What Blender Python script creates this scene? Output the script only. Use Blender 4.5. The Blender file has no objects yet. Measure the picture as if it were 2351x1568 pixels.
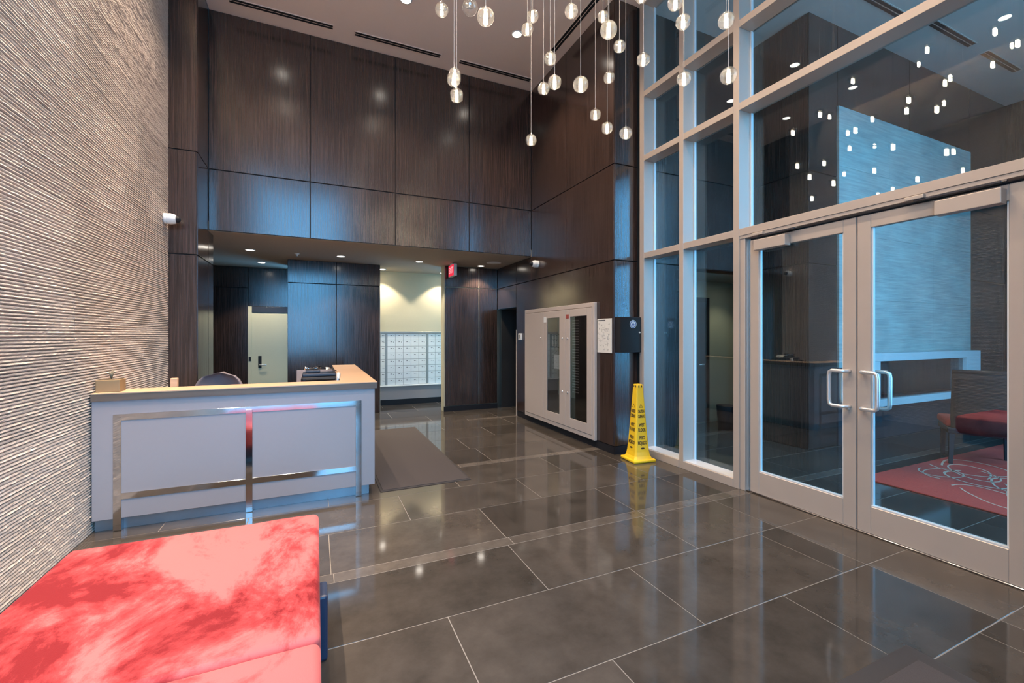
import bpy, bmesh, math, random
from mathutils import Vector, Matrix
R = math.radians
random.seed(7)
scene = bpy.context.scene
C = scene.collection

# ------------------------------------------------------------------ camera, world, light, exposure
cam_d = bpy.data.cameras.new('camera'); cam = bpy.data.objects.new('camera', cam_d); C.objects.link(cam)
cam.location = (0, 0, 1.5); cam.rotation_euler = (R(90), 0, R(-24.2))
cam_d.sensor_width = 36.0; cam_d.lens = 1001.0 / 2351.0 * 36.0
cam_d.shift_y = -15.0 / 2351.0; cam_d.clip_start = 0.02; cam_d.clip_end = 200
scene.camera = cam

scene.view_settings.view_transform = 'Standard'
scene.view_settings.look = 'None'
scene.view_settings.gamma = 1.0
scene.view_settings.use_curve_mapping = False
scene.view_settings.exposure = -0.25

world = bpy.data.worlds.new('sky'); scene.world = world; world.use_nodes = True
bg = world.node_tree.nodes['Background']
bg.inputs['Color'].default_value = (0.18, 0.55, 1.0, 1); bg.inputs['Strength'].default_value = 13.5

WARM = (1.0, 0.78, 0.58)
CEIL_SPOT = 290.0      # tall-ceiling downlights
SOFFIT_SPOT = 130.0     # downlights under the low soffit
COVE = 260.0           # wall grazer in the slot above the stone wall

def area(name, loc, rot, sx, sy, energy, color=(1, 1, 1), portal=False):
    l = bpy.data.lights.new(name, 'AREA'); l.shape = 'RECTANGLE'; l.size = sx; l.size_y = sy
    l.energy = energy; l.color = color
    o = bpy.data.objects.new(name, l); C.objects.link(o); o.location = loc; o.rotation_euler = rot
    if portal: l.cycles.is_portal = True
    return o
area('portal_lobby', (-0.40, -0.77, 2.8), (R(90), 0, 0), 2.25, 5.5, 1, portal=True)
area('portal_lounge', (6.32, -0.77, 2.8), (R(90), 0, 0), 4.5, 5.5, 1, portal=True)

# ------------------------------------------------------------------ dimensions
XL = -1.55      # stone wall
XR = 3.40       # wood wall on the right
XG = 3.75       # room face of the glass partition
XP = 3.925      # glass plane
YB = 6.75       # bulkhead face
YE = 6.18       # end of the stone wall
YR = 4.45       # end of the wood wall on the right
YW = -0.75       # facade behind the camera
ZC = 5.72       # tall ceiling
ZS = 2.856      # low soffit
XW2 = 11.6      # far wall of the lounge

# ------------------------------------------------------------------ materials
def newmat(name):
    m = bpy.data.materials.new(name); m.use_nodes = True
    nt = m.node_tree; b = nt.nodes['Principled BSDF']; return m, nt, b
def plain(name, col, rough=0.5, metal=0.0, vary=0.06, scale=30.0, bump=0.0, coat=0.0, spec=None):
    m, nt, b = newmat(name)
    b.inputs['Roughness'].default_value = rough; b.inputs['Metallic'].default_value = metal
    if spec is not None: b.inputs['Specular IOR Level'].default_value = spec
    if coat: b.inputs['Coat Weight'].default_value = coat
    tc = nt.nodes.new('ShaderNodeTexCoord'); n = nt.nodes.new('ShaderNodeTexNoise')
    n.inputs['Scale'].default_value = scale; n.inputs['Detail'].default_value = 4
    nt.links.new(tc.outputs['Object'], n.inputs['Vector'])
    mx = nt.nodes.new('ShaderNodeMix'); mx.data_type = 'RGBA'
    mx.inputs[6].default_value = tuple(max(0, x * (1 - vary)) for x in col) + (1,)
    mx.inputs[7].default_value = tuple(min(1, x * (1 + vary)) for x in col) + (1,)
    nt.links.new(n.outputs['Fac'], mx.inputs[0]); nt.links.new(mx.outputs[2], b.inputs['Base Color'])
    if bump:
        bp = nt.nodes.new('ShaderNodeBump'); bp.inputs['Strength'].default_value = bump; bp.inputs['Distance'].default_value = 0.004
        nt.links.new(n.outputs['Fac'], bp.inputs['Height']); nt.links.new(bp.outputs['Normal'], b.inputs['Normal'])
    return m
def emit(name, col, strength):
    m = bpy.data.materials.new(name); m.use_nodes = True; nt = m.node_tree; nt.nodes.clear()
    o = nt.nodes.new('ShaderNodeOutputMaterial'); e = nt.nodes.new('ShaderNodeEmission')
    e.inputs['Color'].default_value = (*col, 1); e.inputs['Strength'].default_value = strength
    nt.links.new(e.outputs[0], o.inputs[0]); return m
def wood(name, ca, cb, rough=0.3, gx=55.0, gz=1.3, spec=0.5, horiz=False, coat=0.0):
    m, nt, b = newmat(name)
    geo = nt.nodes.new('ShaderNodeNewGeometry'); mp = nt.nodes.new('ShaderNodeMapping')
    mp.inputs['Scale'].default_value = (gz, gx, gx) if horiz else (gx, gx, gz)
    oi = nt.nodes.new('ShaderNodeObjectInfo')
    ad = nt.nodes.new('ShaderNodeVectorMath'); ad.operation = 'MULTIPLY_ADD'
    cm = nt.nodes.new('ShaderNodeCombineXYZ'); nt.links.new(oi.outputs['Random'], cm.inputs[2])
    ad.inputs[1].default_value = (0, 0, 40); nt.links.new(cm.outputs[0], ad.inputs[0])
    nt.links.new(geo.outputs['Position'], ad.inputs[2])
    nt.links.new(ad.outputs[0], mp.inputs['Vector'])
    n = nt.nodes.new('ShaderNodeTexNoise'); n.inputs['Scale'].default_value = 1.0; n.inputs['Detail'].default_value = 5; n.inputs['Roughness'].default_value = 0.6
    nt.links.new(mp.outputs[0], n.inputs['Vector'])
    r = nt.nodes.new('ShaderNodeValToRGB'); r.color_ramp.elements[0].position = 0.34; r.color_ramp.elements[1].position = 0.66
    r.color_ramp.elements[0].color = (*ca, 1); r.color_ramp.elements[1].color = (*cb, 1)
    nt.links.new(n.outputs['Fac'], r.inputs['Fac']); nt.links.new(r.outputs['Color'], b.inputs['Base Color'])
    b.inputs['Roughness'].default_value = rough; b.inputs['Specular IOR Level'].default_value = spec
    if coat:
        b.inputs['Coat Weight'].default_value = coat; b.inputs['Coat Roughness'].default_value = 0.2
        q = nt.nodes.new('ShaderNodeMapRange'); q.inputs['From Min'].default_value = 0.3; q.inputs['From Max'].default_value = 0.7
        q.inputs['To Min'].default_value = rough - 0.03; q.inputs['To Max'].default_value = rough + 0.05
        nt.links.new(n.outputs['Fac'], q.inputs['Value']); nt.links.new(q.outputs[0], b.inputs['Roughness'])
        bp = nt.nodes.new('ShaderNodeBump'); bp.inputs['Strength'].default_value = 0.05; bp.inputs['Distance'].default_value = 0.002
        nt.links.new(n.outputs['Fac'], bp.inputs['Height']); nt.links.new(bp.outputs['Normal'], b.inputs['Normal'])
    return m
def glassy(name, tint, r0, rough=0.0, milk=0.0):
    m = bpy.data.materials.new(name); m.use_nodes = True; nt = m.node_tree; nt.nodes.clear()
    o = nt.nodes.new('ShaderNodeOutputMaterial'); mix = nt.nodes.new('ShaderNodeMixShader')
    tr = nt.nodes.new('ShaderNodeBsdfTransparent'); tr.inputs['Color'].default_value = (*tint, 1)
    gl = nt.nodes.new('ShaderNodeBsdfGlossy'); gl.inputs['Roughness'].default_value = rough
    lw = nt.nodes.new('ShaderNodeLayerWeight'); lw.inputs['Blend'].default_value = 0.5
    pw = nt.nodes.new('ShaderNodeMath'); pw.operation = 'POWER'; pw.inputs[1].default_value = 5.0
    ma = nt.nodes.new('ShaderNodeMath'); ma.operation = 'MULTIPLY_ADD'; ma.inputs[1].default_value = 1 - r0; ma.inputs[2].default_value = r0
    nt.links.new(lw.outputs['Facing'], pw.inputs[0]); nt.links.new(pw.outputs[0], ma.inputs[0]); nt.links.new(ma.outputs[0], mix.inputs[0])
    base = tr.outputs[0]
    if milk:
        tl = nt.nodes.new('ShaderNodeBsdfTranslucent'); tl.inputs['Color'].default_value = (0.95, 0.95, 0.95, 1)
        m2 = nt.nodes.new('ShaderNodeMixShader'); m2.inputs[0].default_value = milk
        nt.links.new(tr.outputs[0], m2.inputs[1]); nt.links.new(tl.outputs[0], m2.inputs[2]); base = m2.outputs[0]
    nt.links.new(base, mix.inputs[1]); nt.links.new(gl.outputs[0], mix.inputs[2]); nt.links.new(mix.outputs[0], o.inputs[0])
    return m

def stone_mat():
    m, nt, b = newmat('ribbed_limestone')
    geo = nt.nodes.new('ShaderNodeNewGeometry')
    n1 = nt.nodes.new('ShaderNodeTexNoise'); n1.inputs['Scale'].default_value = 1.1; n1.inputs['Detail'].default_value = 3
    n2 = nt.nodes.new('ShaderNodeTexNoise'); n2.inputs['Scale'].default_value = 60; n2.inputs['Detail'].default_value = 3
    oi = nt.nodes.new('ShaderNodeObjectInfo')
    nt.links.new(geo.outputs['Position'], n1.inputs['Vector']); nt.links.new(geo.outputs['Position'], n2.inputs['Vector'])
    r = nt.nodes.new('ShaderNodeValToRGB'); r.color_ramp.elements[0].position = 0.35; r.color_ramp.elements[1].position = 0.65
    r.color_ramp.elements[0].color = (0.52, 0.455, 0.40, 1); r.color_ramp.elements[1].color = (0.60, 0.52, 0.46, 1)
    nt.links.new(n1.outputs['Fac'], r.inputs['Fac'])
    mu = nt.nodes.new('ShaderNodeMix'); mu.data_type = 'RGBA'; mu.blend_type = 'MULTIPLY'; mu.inputs[0].default_value = 1.0
    mr = nt.nodes.new('ShaderNodeMapRange'); mr.inputs['To Min'].default_value = 0.7; mr.inputs['To Max'].default_value = 1.15
    nt.links.new(n2.outputs['Fac'], mr.inputs['Value'])
    mr2 = nt.nodes.new('ShaderNodeMapRange'); mr2.inputs['To Min'].default_value = 0.9; mr2.inputs['To Max'].default_value = 1.08
    nt.links.new(oi.outputs['Random'], mr2.inputs['Value'])
    mm = nt.nodes.new('ShaderNodeMath'); mm.operation = 'MULTIPLY'
    nt.links.new(mr.outputs[0], mm.inputs[0]); nt.links.new(mr2.outputs[0], mm.inputs[1])
    nt.links.new(r.outputs['Color'], mu.inputs[6]); nt.links.new(mm.outputs[0], mu.inputs[7])
    nt.links.new(mu.outputs[2], b.inputs['Base Color']); b.inputs['Roughness'].default_value = 0.85
    b.inputs['Specular IOR Level'].default_value = 0.2
    return m
def tile_mat(name='polished_stone_tile', gain=1.0):
    m, nt, b = newmat(name)
    geo = nt.nodes.new('ShaderNodeNewGeometry'); oi = nt.nodes.new('ShaderNodeObjectInfo')
    n1 = nt.nodes.new('ShaderNodeTexNoise'); n1.inputs['Scale'].default_value = 3.5; n1.inputs['Detail'].default_value = 9; n1.inputs['Roughness'].default_value = 0.68
    nt.links.new(geo.outputs['Position'], n1.inputs['Vector'])
    r = nt.nodes.new('ShaderNodeValToRGB'); r.color_ramp.elements[0].position = 0.3; r.color_ramp.elements[1].position = 0.72
    r.color_ramp.elements[0].color = (0.038, 0.032, 0.027, 1); r.color_ramp.elements[1].color = (0.072, 0.061, 0.052, 1)
    nt.links.new(n1.outputs['Fac'], r.inputs['Fac'])
    mr = nt.nodes.new('ShaderNodeMapRange'); mr.inputs['To Min'].default_value = 0.8 * gain; mr.inputs['To Max'].default_value = 1.22 * gain
    nt.links.new(oi.outputs['Random'], mr.inputs['Value'])
    mu = nt.nodes.new('ShaderNodeMix'); mu.data_type = 'RGBA'; mu.blend_type = 'MULTIPLY'; mu.inputs[0].default_value = 1.0
    nt.links.new(r.outputs['Color'], mu.inputs[6]); nt.links.new(mr.outputs[0], mu.inputs[7])
    nt.links.new(mu.outputs[2], b.inputs['Base Color'])
    mr3 = nt.nodes.new('ShaderNodeMapRange'); mr3.inputs['To Min'].default_value = 0.055; mr3.inputs['To Max'].default_value = 0.10
    nt.links.new(n1.outputs['Fac'], mr3.inputs['Value']); nt.links.new(mr3.outputs[0], b.inputs['Roughness'])
    b.inputs['Specular IOR Level'].default_value = 0.45
    return m
def streaked_stone():
    m, nt, b = newmat('pale_streaked_stone')
    geo = nt.nodes.new('ShaderNodeNewGeometry'); mp = nt.nodes.new('ShaderNodeMapping'); mp.inputs['Scale'].default_value = (2.2, 2.2, 34)
    nt.links.new(geo.outputs['Position'], mp.inputs['Vector'])
    n = nt.nodes.new('ShaderNodeTexNoise'); n.inputs['Scale'].default_value = 1.0; n.inputs['Detail'].default_value = 4
    nt.links.new(mp.outputs[0], n.inputs['Vector'])
    n2 = nt.nodes.new('ShaderNodeTexNoise'); n2.inputs['Scale'].default_value = 1.6; n2.inputs['Detail'].default_value = 5; nt.links.new(geo.outputs['Position'], n2.inputs['Vector'])
    ad = nt.nodes.new('ShaderNodeMath'); ad.operation = 'ADD'; nt.links.new(n.outputs['Fac'], ad.inputs[0]); nt.links.new(n2.outputs['Fac'], ad.inputs[1])
    mr = nt.nodes.new('ShaderNodeMapRange'); mr.inputs['From Min'].default_value = 0.7; mr.inputs['From Max'].default_value = 1.3; nt.links.new(ad.outputs[0], mr.inputs['Value'])
    mx = nt.nodes.new('ShaderNodeMix'); mx.data_type = 'RGBA'; mx.inputs[6].default_value = (0.27, 0.30, 0.28, 1); mx.inputs[7].default_value = (0.46, 0.49, 0.44, 1)
    nt.links.new(mr.outputs[0], mx.inputs[0]); nt.links.new(mx.outputs[2], b.inputs['Base Color']); b.inputs['Roughness'].default_value = 0.7
    bp = nt.nodes.new('ShaderNodeBump'); bp.inputs['Strength'].default_value = 0.6; bp.inputs['Distance'].default_value = 0.01
    nt.links.new(n.outputs['Fac'], bp.inputs['Height']); nt.links.new(bp.outputs['Normal'], b.inputs['Normal'])
    return m
def velvet_mat():
    m, nt, b = newmat('red_velvet')
    tc = nt.nodes.new('ShaderNodeTexCoord'); mp = nt.nodes.new('ShaderNodeMapping'); mp.inputs['Scale'].default_value = (1.9, 1.25, 1); mp.inputs['Rotation'].default_value = (0, 0, R(35)); mp.inputs['Location'].default_value = (0.35, 0.1, 0)
    n = nt.nodes.new('ShaderNodeTexNoise'); n.inputs['Scale'].default_value = 1.25; n.inputs['Detail'].default_value = 9; n.inputs['Roughness'].default_value = 0.68; n.inputs['Distortion'].default_value = 0.35
    nt.links.new(tc.outputs['Object'], mp.inputs['Vector']); nt.links.new(mp.outputs[0], n.inputs['Vector'])
    r = nt.nodes.new('ShaderNodeValToRGB'); e = r.color_ramp.elements
    e[0].position = 0.42; e[0].color = (0.155, 0.008, 0.011, 1); e[1].position = 0.57; e[1].color = (0.48, 0.105, 0.105, 1)
    k = e.new(0.49); k.color = (0.31, 0.036, 0.039, 1)
    nt.links.new(n.outputs['Fac'], r.inputs['Fac']); nt.links.new(r.outputs['Color'], b.inputs['Base Color'])
    b.inputs['Roughness'].default_value = 0.7; b.inputs['Sheen Weight'].default_value = 0.15; b.inputs['Sheen Roughness'].default_value = 0.35
    b.inputs['Sheen Tint'].default_value = (1, 0.55, 0.52, 1); b.inputs['Specular IOR Level'].default_value = 0.15
    n2 = nt.nodes.new('ShaderNodeTexNoise'); n2.inputs['Scale'].default_value = 350
    nt.links.new(tc.outputs['Object'], n2.inputs['Vector'])
    bp = nt.nodes.new('ShaderNodeBump'); bp.inputs['Strength'].default_value = 0.25; bp.inputs['Distance'].default_value = 0.002
    nt.links.new(n2.outputs['Fac'], bp.inputs['Height']); nt.links.new(bp.outputs['Normal'], b.inputs['Normal'])
    return m

M = dict(
    stone=stone_mat(), tile=tile_mat(), tile_strip=tile_mat('polished_stone_strip', 1.7), velvet=velvet_mat(),
    wood=wood('espresso_veneer', (0.0165, 0.0098, 0.008), (0.056, 0.033, 0.027), 0.19, gx=80.0, spec=0.8, coat=0.2),
    tan=wood('tan_wood_laminate', (0.42, 0.27, 0.165), (0.52, 0.345, 0.215), 0.4, 40, 2, horiz=True),
    tan_edge=wood('brown_wood_edge', (0.10, 0.072, 0.055), (0.13, 0.095, 0.07), 0.45, 40, 2, horiz=True),
    joint=plain('joint_shadow_gap', (0.012, 0.009, 0.008), 0.8),
    grout=plain('grey_grout', (0.20, 0.178, 0.158), 0.75, scale=80),
    ceil=plain('ceiling_paint', (0.76, 0.63, 0.56), 0.85, vary=0.02),
    soffit=plain('soffit_paint', (0.34, 0.29, 0.235), 0.85, vary=0.03),
    beige=plain('beige_paint', (0.52, 0.47, 0.33), 0.8, vary=0.03),
    cream=plain('cream_door_paint', (0.60, 0.58, 0.42), 0.45, vary=0.02),
    laminate=plain('white_laminate', (0.315, 0.275, 0.275), 0.35, vary=0.02),
    steel=plain('brushed_steel', (0.55, 0.55, 0.56), 0.09, 1.0, vary=0.04, scale=60),
    chrome=plain('satin_chrome', (0.82, 0.80, 0.78), 0.32, 0.75, vary=0.02),
    alum=plain('anodised_aluminium', (0.47, 0.39, 0.33), 0.42, 0.25, vary=0.03, scale=8),
    bead=plain('pale_glazing_bead', (0.68, 0.68, 0.68), 0.35, 0.2, vary=0.03),
    glass=glassy('clear_glazing', (0.86, 0.93, 0.94), 0.075),
    fglass=glassy('facade_glazing', (0.96, 0.98, 0.98), 0.05),
    cab_glass=glassy('cabinet_glazing', (0.75, 0.75, 0.75), 0.09),
    globe=glassy('cast_glass_globe', (0.97, 0.97, 0.96), 0.10, milk=0.026),
    globe_in=glassy('inner_glass', (0.9, 0.9, 0.88), 0.16, milk=0.03),
    tube_on=emit('lamp_glow', (1.0, 0.82, 0.60), 90.0),
    tube_off=plain('frosted_lamp', (0.55, 0.52, 0.48), 0.5),
    lens_on=emit('downlight_glow', (1.0, 0.90, 0.78), 26.0),
    lens_off=plain('downlight_reflector', (0.6, 0.58, 0.55), 0.3),
    white=plain('white_plastic', (0.72, 0.71, 0.69), 0.4, vary=0.02),
    cord=plain('pale_cord', (0.45, 0.39, 0.34), 0.5),
    black=plain('black_plastic', (0.014, 0.014, 0.017), 0.5, spec=0.25),
    dark=plain('dark_metal', (0.035, 0.035, 0.045), 0.4, 0.3),
    navy=plain('dark_base_lacquer', (0.03, 0.045, 0.09), 0.35),
    cab=plain('cabinet_enamel', (0.44, 0.375, 0.335), 0.45, vary=0.02),
    panel_grey=plain('control_panel_grey', (0.17, 0.15, 0.135), 0.5, vary=0.15, scale=20),
    panel_black=plain('control_panel_black', (0.014, 0.013, 0.013), 0.5, spec=0.25),
    paper=plain('paper', (0.62, 0.60, 0.55), 0.8, vary=0.04),
    ink=plain('ink', (0.05, 0.05, 0.06), 0.8), grey_ink=plain('grey_ink', (0.24, 0.23, 0.22), 0.8, vary=0.3, scale=90),
    yellow=plain('yellow_plastic', (0.80, 0.50, 0.015), 0.38, vary=0.05, scale=12),
    brown_ink=plain('dark_print', (0.05, 0.025, 0.01), 0.6),
    mat=plain('charcoal_carpet_mat', (0.050, 0.041, 0.040), 0.95, vary=0.5, scale=420, bump=0.6),
    mat_edge=plain('rubber_mat_edge', (0.028, 0.024, 0.024), 0.7),
    mailbox=plain('mailbox_aluminium', (0.74, 0.76, 0.76), 0.35, 0.15, vary=0.03),
    mail_gap=plain('mailbox_frame', (0.30, 0.32, 0.32), 0.4, 0.4),
    exit_red=emit('exit_sign_red', (1.0, 0.045, 0.09), 1.1), exit_txt=emit('exit_letter_glow', (1.0, 0.35, 0.38), 1.3),
    label_red=plain('red_label', (0.30, 0.06, 0.05), 0.6), label_white=plain('white_label', (0.7, 0.7, 0.68), 0.6),
    blue=plain('blue_print', (0.03, 0.06, 0.22), 0.5),
    planter=plain('bronze_wood_box', (0.25, 0.165, 0.08), 0.5, vary=0.12, scale=12), soil=plain('soil', (0.05, 0.035, 0.02), 0.9),
    leaf=plain('dry_green_leaf', (0.17, 0.14, 0.09), 0.6), fabric=plain('mauve_grey_fabric', (0.17, 0.145, 0.16), 0.85, vary=0.15, scale=200),
    pale_stone=streaked_stone(),
    frame_stone=plain('pale_stone_surround', (0.55, 0.56, 0.55), 0.4, vary=0.04, scale=8),
    dark_stone=plain('dark_base_stone', (0.035, 0.035, 0.04), 0.4, vary=0.25, scale=7), soot=plain('firebox_black', (0.03, 0.028, 0.028), 0.4),
    rug=plain('red_rug', (0.52, 0.05, 0.03), 0.95, vary=0.3, scale=60, bump=0.4), rug_line=plain('cream_rug_yarn', (0.62, 0.36, 0.25), 0.95, vary=0.2, scale=80),
    chair_cloth=plain('dark_brown_chair_cloth', (0.028, 0.02, 0.018), 0.95, vary=0.2, scale=150, spec=0.1),
    pave=plain('outside_paving', (0.30, 0.30, 0.29), 0.9), toe=plain('toe_kick_steel', (0.34, 0.38, 0.42), 0.28, 0.7, vary=0.03),
)

# ------------------------------------------------------------------ mesh helpers
class MB:
    def __init__(s): s.bm = bmesh.new()
    def box(s, x0, y0, z0, x1, y1, z1, bev=0.0, seg=2):
        r = bmesh.ops.create_cube(s.bm, size=1.0)
        vs = r['verts']
        for v in vs:
            v.co = Vector(((x0 + x1) / 2 + v.co.x * (x1 - x0), (y0 + y1) / 2 + v.co.y * (y1 - y0), (z0 + z1) / 2 + v.co.z * (z1 - z0)))
        if bev:
            es = list({e for v in vs for e in v.link_edges})
            bmesh.ops.bevel(s.bm, geom=es, offset=bev, segments=seg, affect='EDGES', profile=0.5)
        return s
    def tube(s, pts, rad, n=10, cap=True):
        pts = [Vector(p) for p in pts]; rings = []
        rads = rad if isinstance(rad, (list, tuple)) else [rad] * len(pts)
        up = None
        for i, p in enumerate(pts):
            a = pts[max(0, i - 1)]; b = pts[min(len(pts) - 1, i + 1)]
            t = (b - a).normalized()
            if up is None: up = Vector((0, 0, 1)) if abs(t.z) < 0.9 else Vector((1, 0, 0))
            u = (up - t * up.dot(t)).normalized(); w = t.cross(u); up = u
            rings.append([s.bm.verts.new(p + (u * math.cos(2 * math.pi * k / n) + w * math.sin(2 * math.pi * k / n)) * rads[i]) for k in range(n)])
        for a, b in zip(rings, rings[1:]):
            for k in range(n): s.bm.faces.new((a[k], a[(k + 1) % n], b[(k + 1) % n], b[k]))
        if cap: s.bm.faces.new(rings[0][::-1]); s.bm.faces.new(rings[-1])
        return s
    def lathe(s, prof, n=24, c=(0, 0, 0), axis='Z'):
        c = Vector(c); rings = []
        for r, h in prof:
            ring = []
            if r < 1e-6:
                ring = [s.bm.verts.new(c + s._ax(0, 0, h, axis))]
            else:
                for k in range(n):
                    a = 2 * math.pi * k / n; ring.append(s.bm.verts.new(c + s._ax(r * math.cos(a), r * math.sin(a), h, axis)))
            rings.append(ring)
        for a, b in zip(rings, rings[1:]):
            if len(a) == 1 and len(b) == 1: continue
            for k in range(n):
                k2 = (k + 1) % n
                if len(a) == 1: s.bm.faces.new((a[0], b[k2], b[k]))
                elif len(b) == 1: s.bm.faces.new((a[k], a[k2], b[0]))
                else: s.bm.faces.new((a[k], a[k2], b[k2], b[k]))
        return s
    @staticmethod
    def _ax(x, y, h, axis):
        return Vector((x, y, h)) if axis == 'Z' else (Vector((h, x, y)) if axis == 'X' else Vector((x, h, y)))
    def prism(s, poly, z0, z1):
        a = [s.bm.verts.new((x, y, z0)) for x, y in poly]; b = [s.bm.verts.new((x, y, z1)) for x, y in poly]
        n = len(poly); s.bm.faces.new(a[::-1]); s.bm.faces.new(b)
        for i in range(n): s.bm.faces.new((a[i], a[(i + 1) % n], b[(i + 1) % n], b[i]))
        return s
    def grid(s, f, nu, nv):
        vs = [[s.bm.verts.new(f(i / nu, j / nv)) for j in range(nv + 1)] for i in range(nu + 1)]
        for i in range(nu):
            for j in range(nv): s.bm.faces.new((vs[i][j], vs[i + 1][j], vs[i + 1][j + 1], vs[i][j + 1]))
        return s
    def build(s, name, mat, parent=None, smooth=False, loc=None, rz=0.0):
        bmesh.ops.recalc_face_normals(s.bm, faces=s.bm.faces)
        me = bpy.data.meshes.new(name); s.bm.to_mesh(me); s.bm.free()
        if smooth:
            for p in me.polygons: p.use_smooth = True
        me.materials.append(mat if not isinstance(mat, str) else M[mat])
        o = bpy.data.objects.new(name, me); C.objects.link(o); o.parent = parent
        if loc is not None: o.location = loc
        o.rotation_euler.z = rz
        return o
def B(name, mat, x0, y0, z0, x1, y1, z1, parent=None, bev=0.0, seg=2):
    """Box whose origin sits at its centre, so copies and labels stay local."""
    c = ((x0 + x1) / 2, (y0 + y1) / 2, (z0 + z1) / 2)
    p = (0, 0, 0)
    if parent is not None and parent.type == 'EMPTY': p = parent.location
    m = MB().box(x0 - p[0], y0 - p[1], z0 - p[2], x1 - p[0], y1 - p[1], z1 - p[2], bev, seg)
    return m.build(name, mat, parent)
def share(name, me, parent, loc, rot=(0, 0, 0), sc=(1, 1, 1)):
    o = bpy.data.objects.new(name, me); C.objects.link(o); o.parent = parent
    o.location = loc; o.rotation_euler = rot; o.scale = sc; return o
def empty(name, loc=(0, 0, 0), rz=0.0):
    o = bpy.data.objects.new(name, None); C.objects.link(o); o.location = loc; o.rotation_euler.z = rz
    o.empty_display_size = 0.05; return o
def tag(o, label, cat, group=None):
    o['label'] = label; o['category'] = cat
    if group: o['group'] = group
    return o
def struct(o, label=None):
    o['kind'] = 'structure'
    if label: o['label'] = label
    return o
def text(name, body, size, mat, parent, loc, rot, depth=0.001, sx=1.0):
    cu = bpy.data.curves.new(name, 'FONT'); cu.body = body; cu.size = size; cu.extrude = depth; cu.align_x = 'CENTER'; cu.align_y = 'CENTER'; cu.offset = size * 0.03
    t = bpy.data.objects.new(name + '_curve', cu); C.objects.link(t)
    dg = bpy.context.evaluated_depsgraph_get()
    me = bpy.data.meshes.new_from_object(t.evaluated_get(dg)); bpy.data.objects.remove(t)
    me.materials.clear(); me.materials.append(M[mat])
    return share(name, me, parent, loc, rot, (sx, 1, 1))

# ------------------------------------------------------------------ floor
fl = struct(B('floor', 'grout', XL - 0.25, YW, -0.12, XW2 + 0.3, 10.4, -0.0015), 'dark polished stone tile floor with pale grout joints')
GAP = 0.005
tile_cache = {}
def tile(x0, y0, x1, y1):
    if x1 - x0 < 0.03 or y1 - y0 < 0.03: return
    key = (round(x1 - x0, 3), round(y1 - y0, 3))
    if key not in tile_cache:
        w, h = key[0] / 2 - GAP / 2, key[1] / 2 - GAP / 2; b = 0.0012
        m = MB(); lo = [m.bm.verts.new((sx * w, sy * h, -0.004)) for sx, sy in ((-1, -1), (1, -1), (1, 1), (-1, 1))]
        mi = [m.bm.verts.new((sx * w, sy * h, -b)) for sx, sy in ((-1, -1), (1, -1), (1, 1), (-1, 1))]
        hi = [m.bm.verts.new((sx * (w - b), sy * (h - b), 0)) for sx, sy in ((-1, -1), (1, -1), (1, 1), (-1, 1))]
        m.bm.faces.new(hi)
        for i in range(4):
            j = (i + 1) % 4; m.bm.faces.new((lo[i], lo[j], mi[j], mi[i])); m.bm.faces.new((mi[i], mi[j], hi[j], hi[i]))
        o = m.build('floor_tile', 'tile' if key[1] > 0.2 else 'tile_strip', fl); tile_cache[key] = o.data
    else:
        o = share('floor_tile', tile_cache[key], fl, (0, 0, 0))
    o.location = ((x0 + x1) / 2, (y0 + y1) / 2, 0)
rows = [-0.75, -0.15, 0.45, 1.04, 1.65, 2.256, 2.85, 2.96, 3.555, 4.14, 4.75, 4.86, 5.47, 6.08, 6.69, 7.30, 7.41, 8.02, 8.63, 9.24, 9.85, 10.4]
off = {4: 0.64, 5: 1.25, 6: 0.10, 7: 1.286, 8: 0.70, 9: 1.30, 10: 0.3, 11: 0.72}
for i in range(len(rows) - 1):
    y0, y1 = rows[i], rows[i + 1]
    o0 = off.get(i, 1.25 if i % 2 else 0.65)
    xs = [o0 + 1.2 * k for k in range(-4, 12)]
    def run(xa, xb):
        cuts = [xa] + [x for x in xs if xa + 0.06 < x < xb - 0.06] + [xb]
        for a, b in zip(cuts, cuts[1:]): tile(a, y0, b, y1)
    if y1 <= YR + 0.35:
        run(XL, 3.285); tile(3.285, y0, 3.93, y1)
        if y0 < 3.6: run(3.93, XW2)
        else: run(3.93, 7.6)
    elif y0 < 5.4:
        run(XL, XR); run(XR, 7.6)
    else:
        run(XL if y0 < 6.9 else -2.9, XR + 0.5)
struct(B('floor_outside', 'pave', -25, -30, -0.3, 40, YW - 0.12, -0.1), 'grey paving outside the rear glazing')

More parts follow.
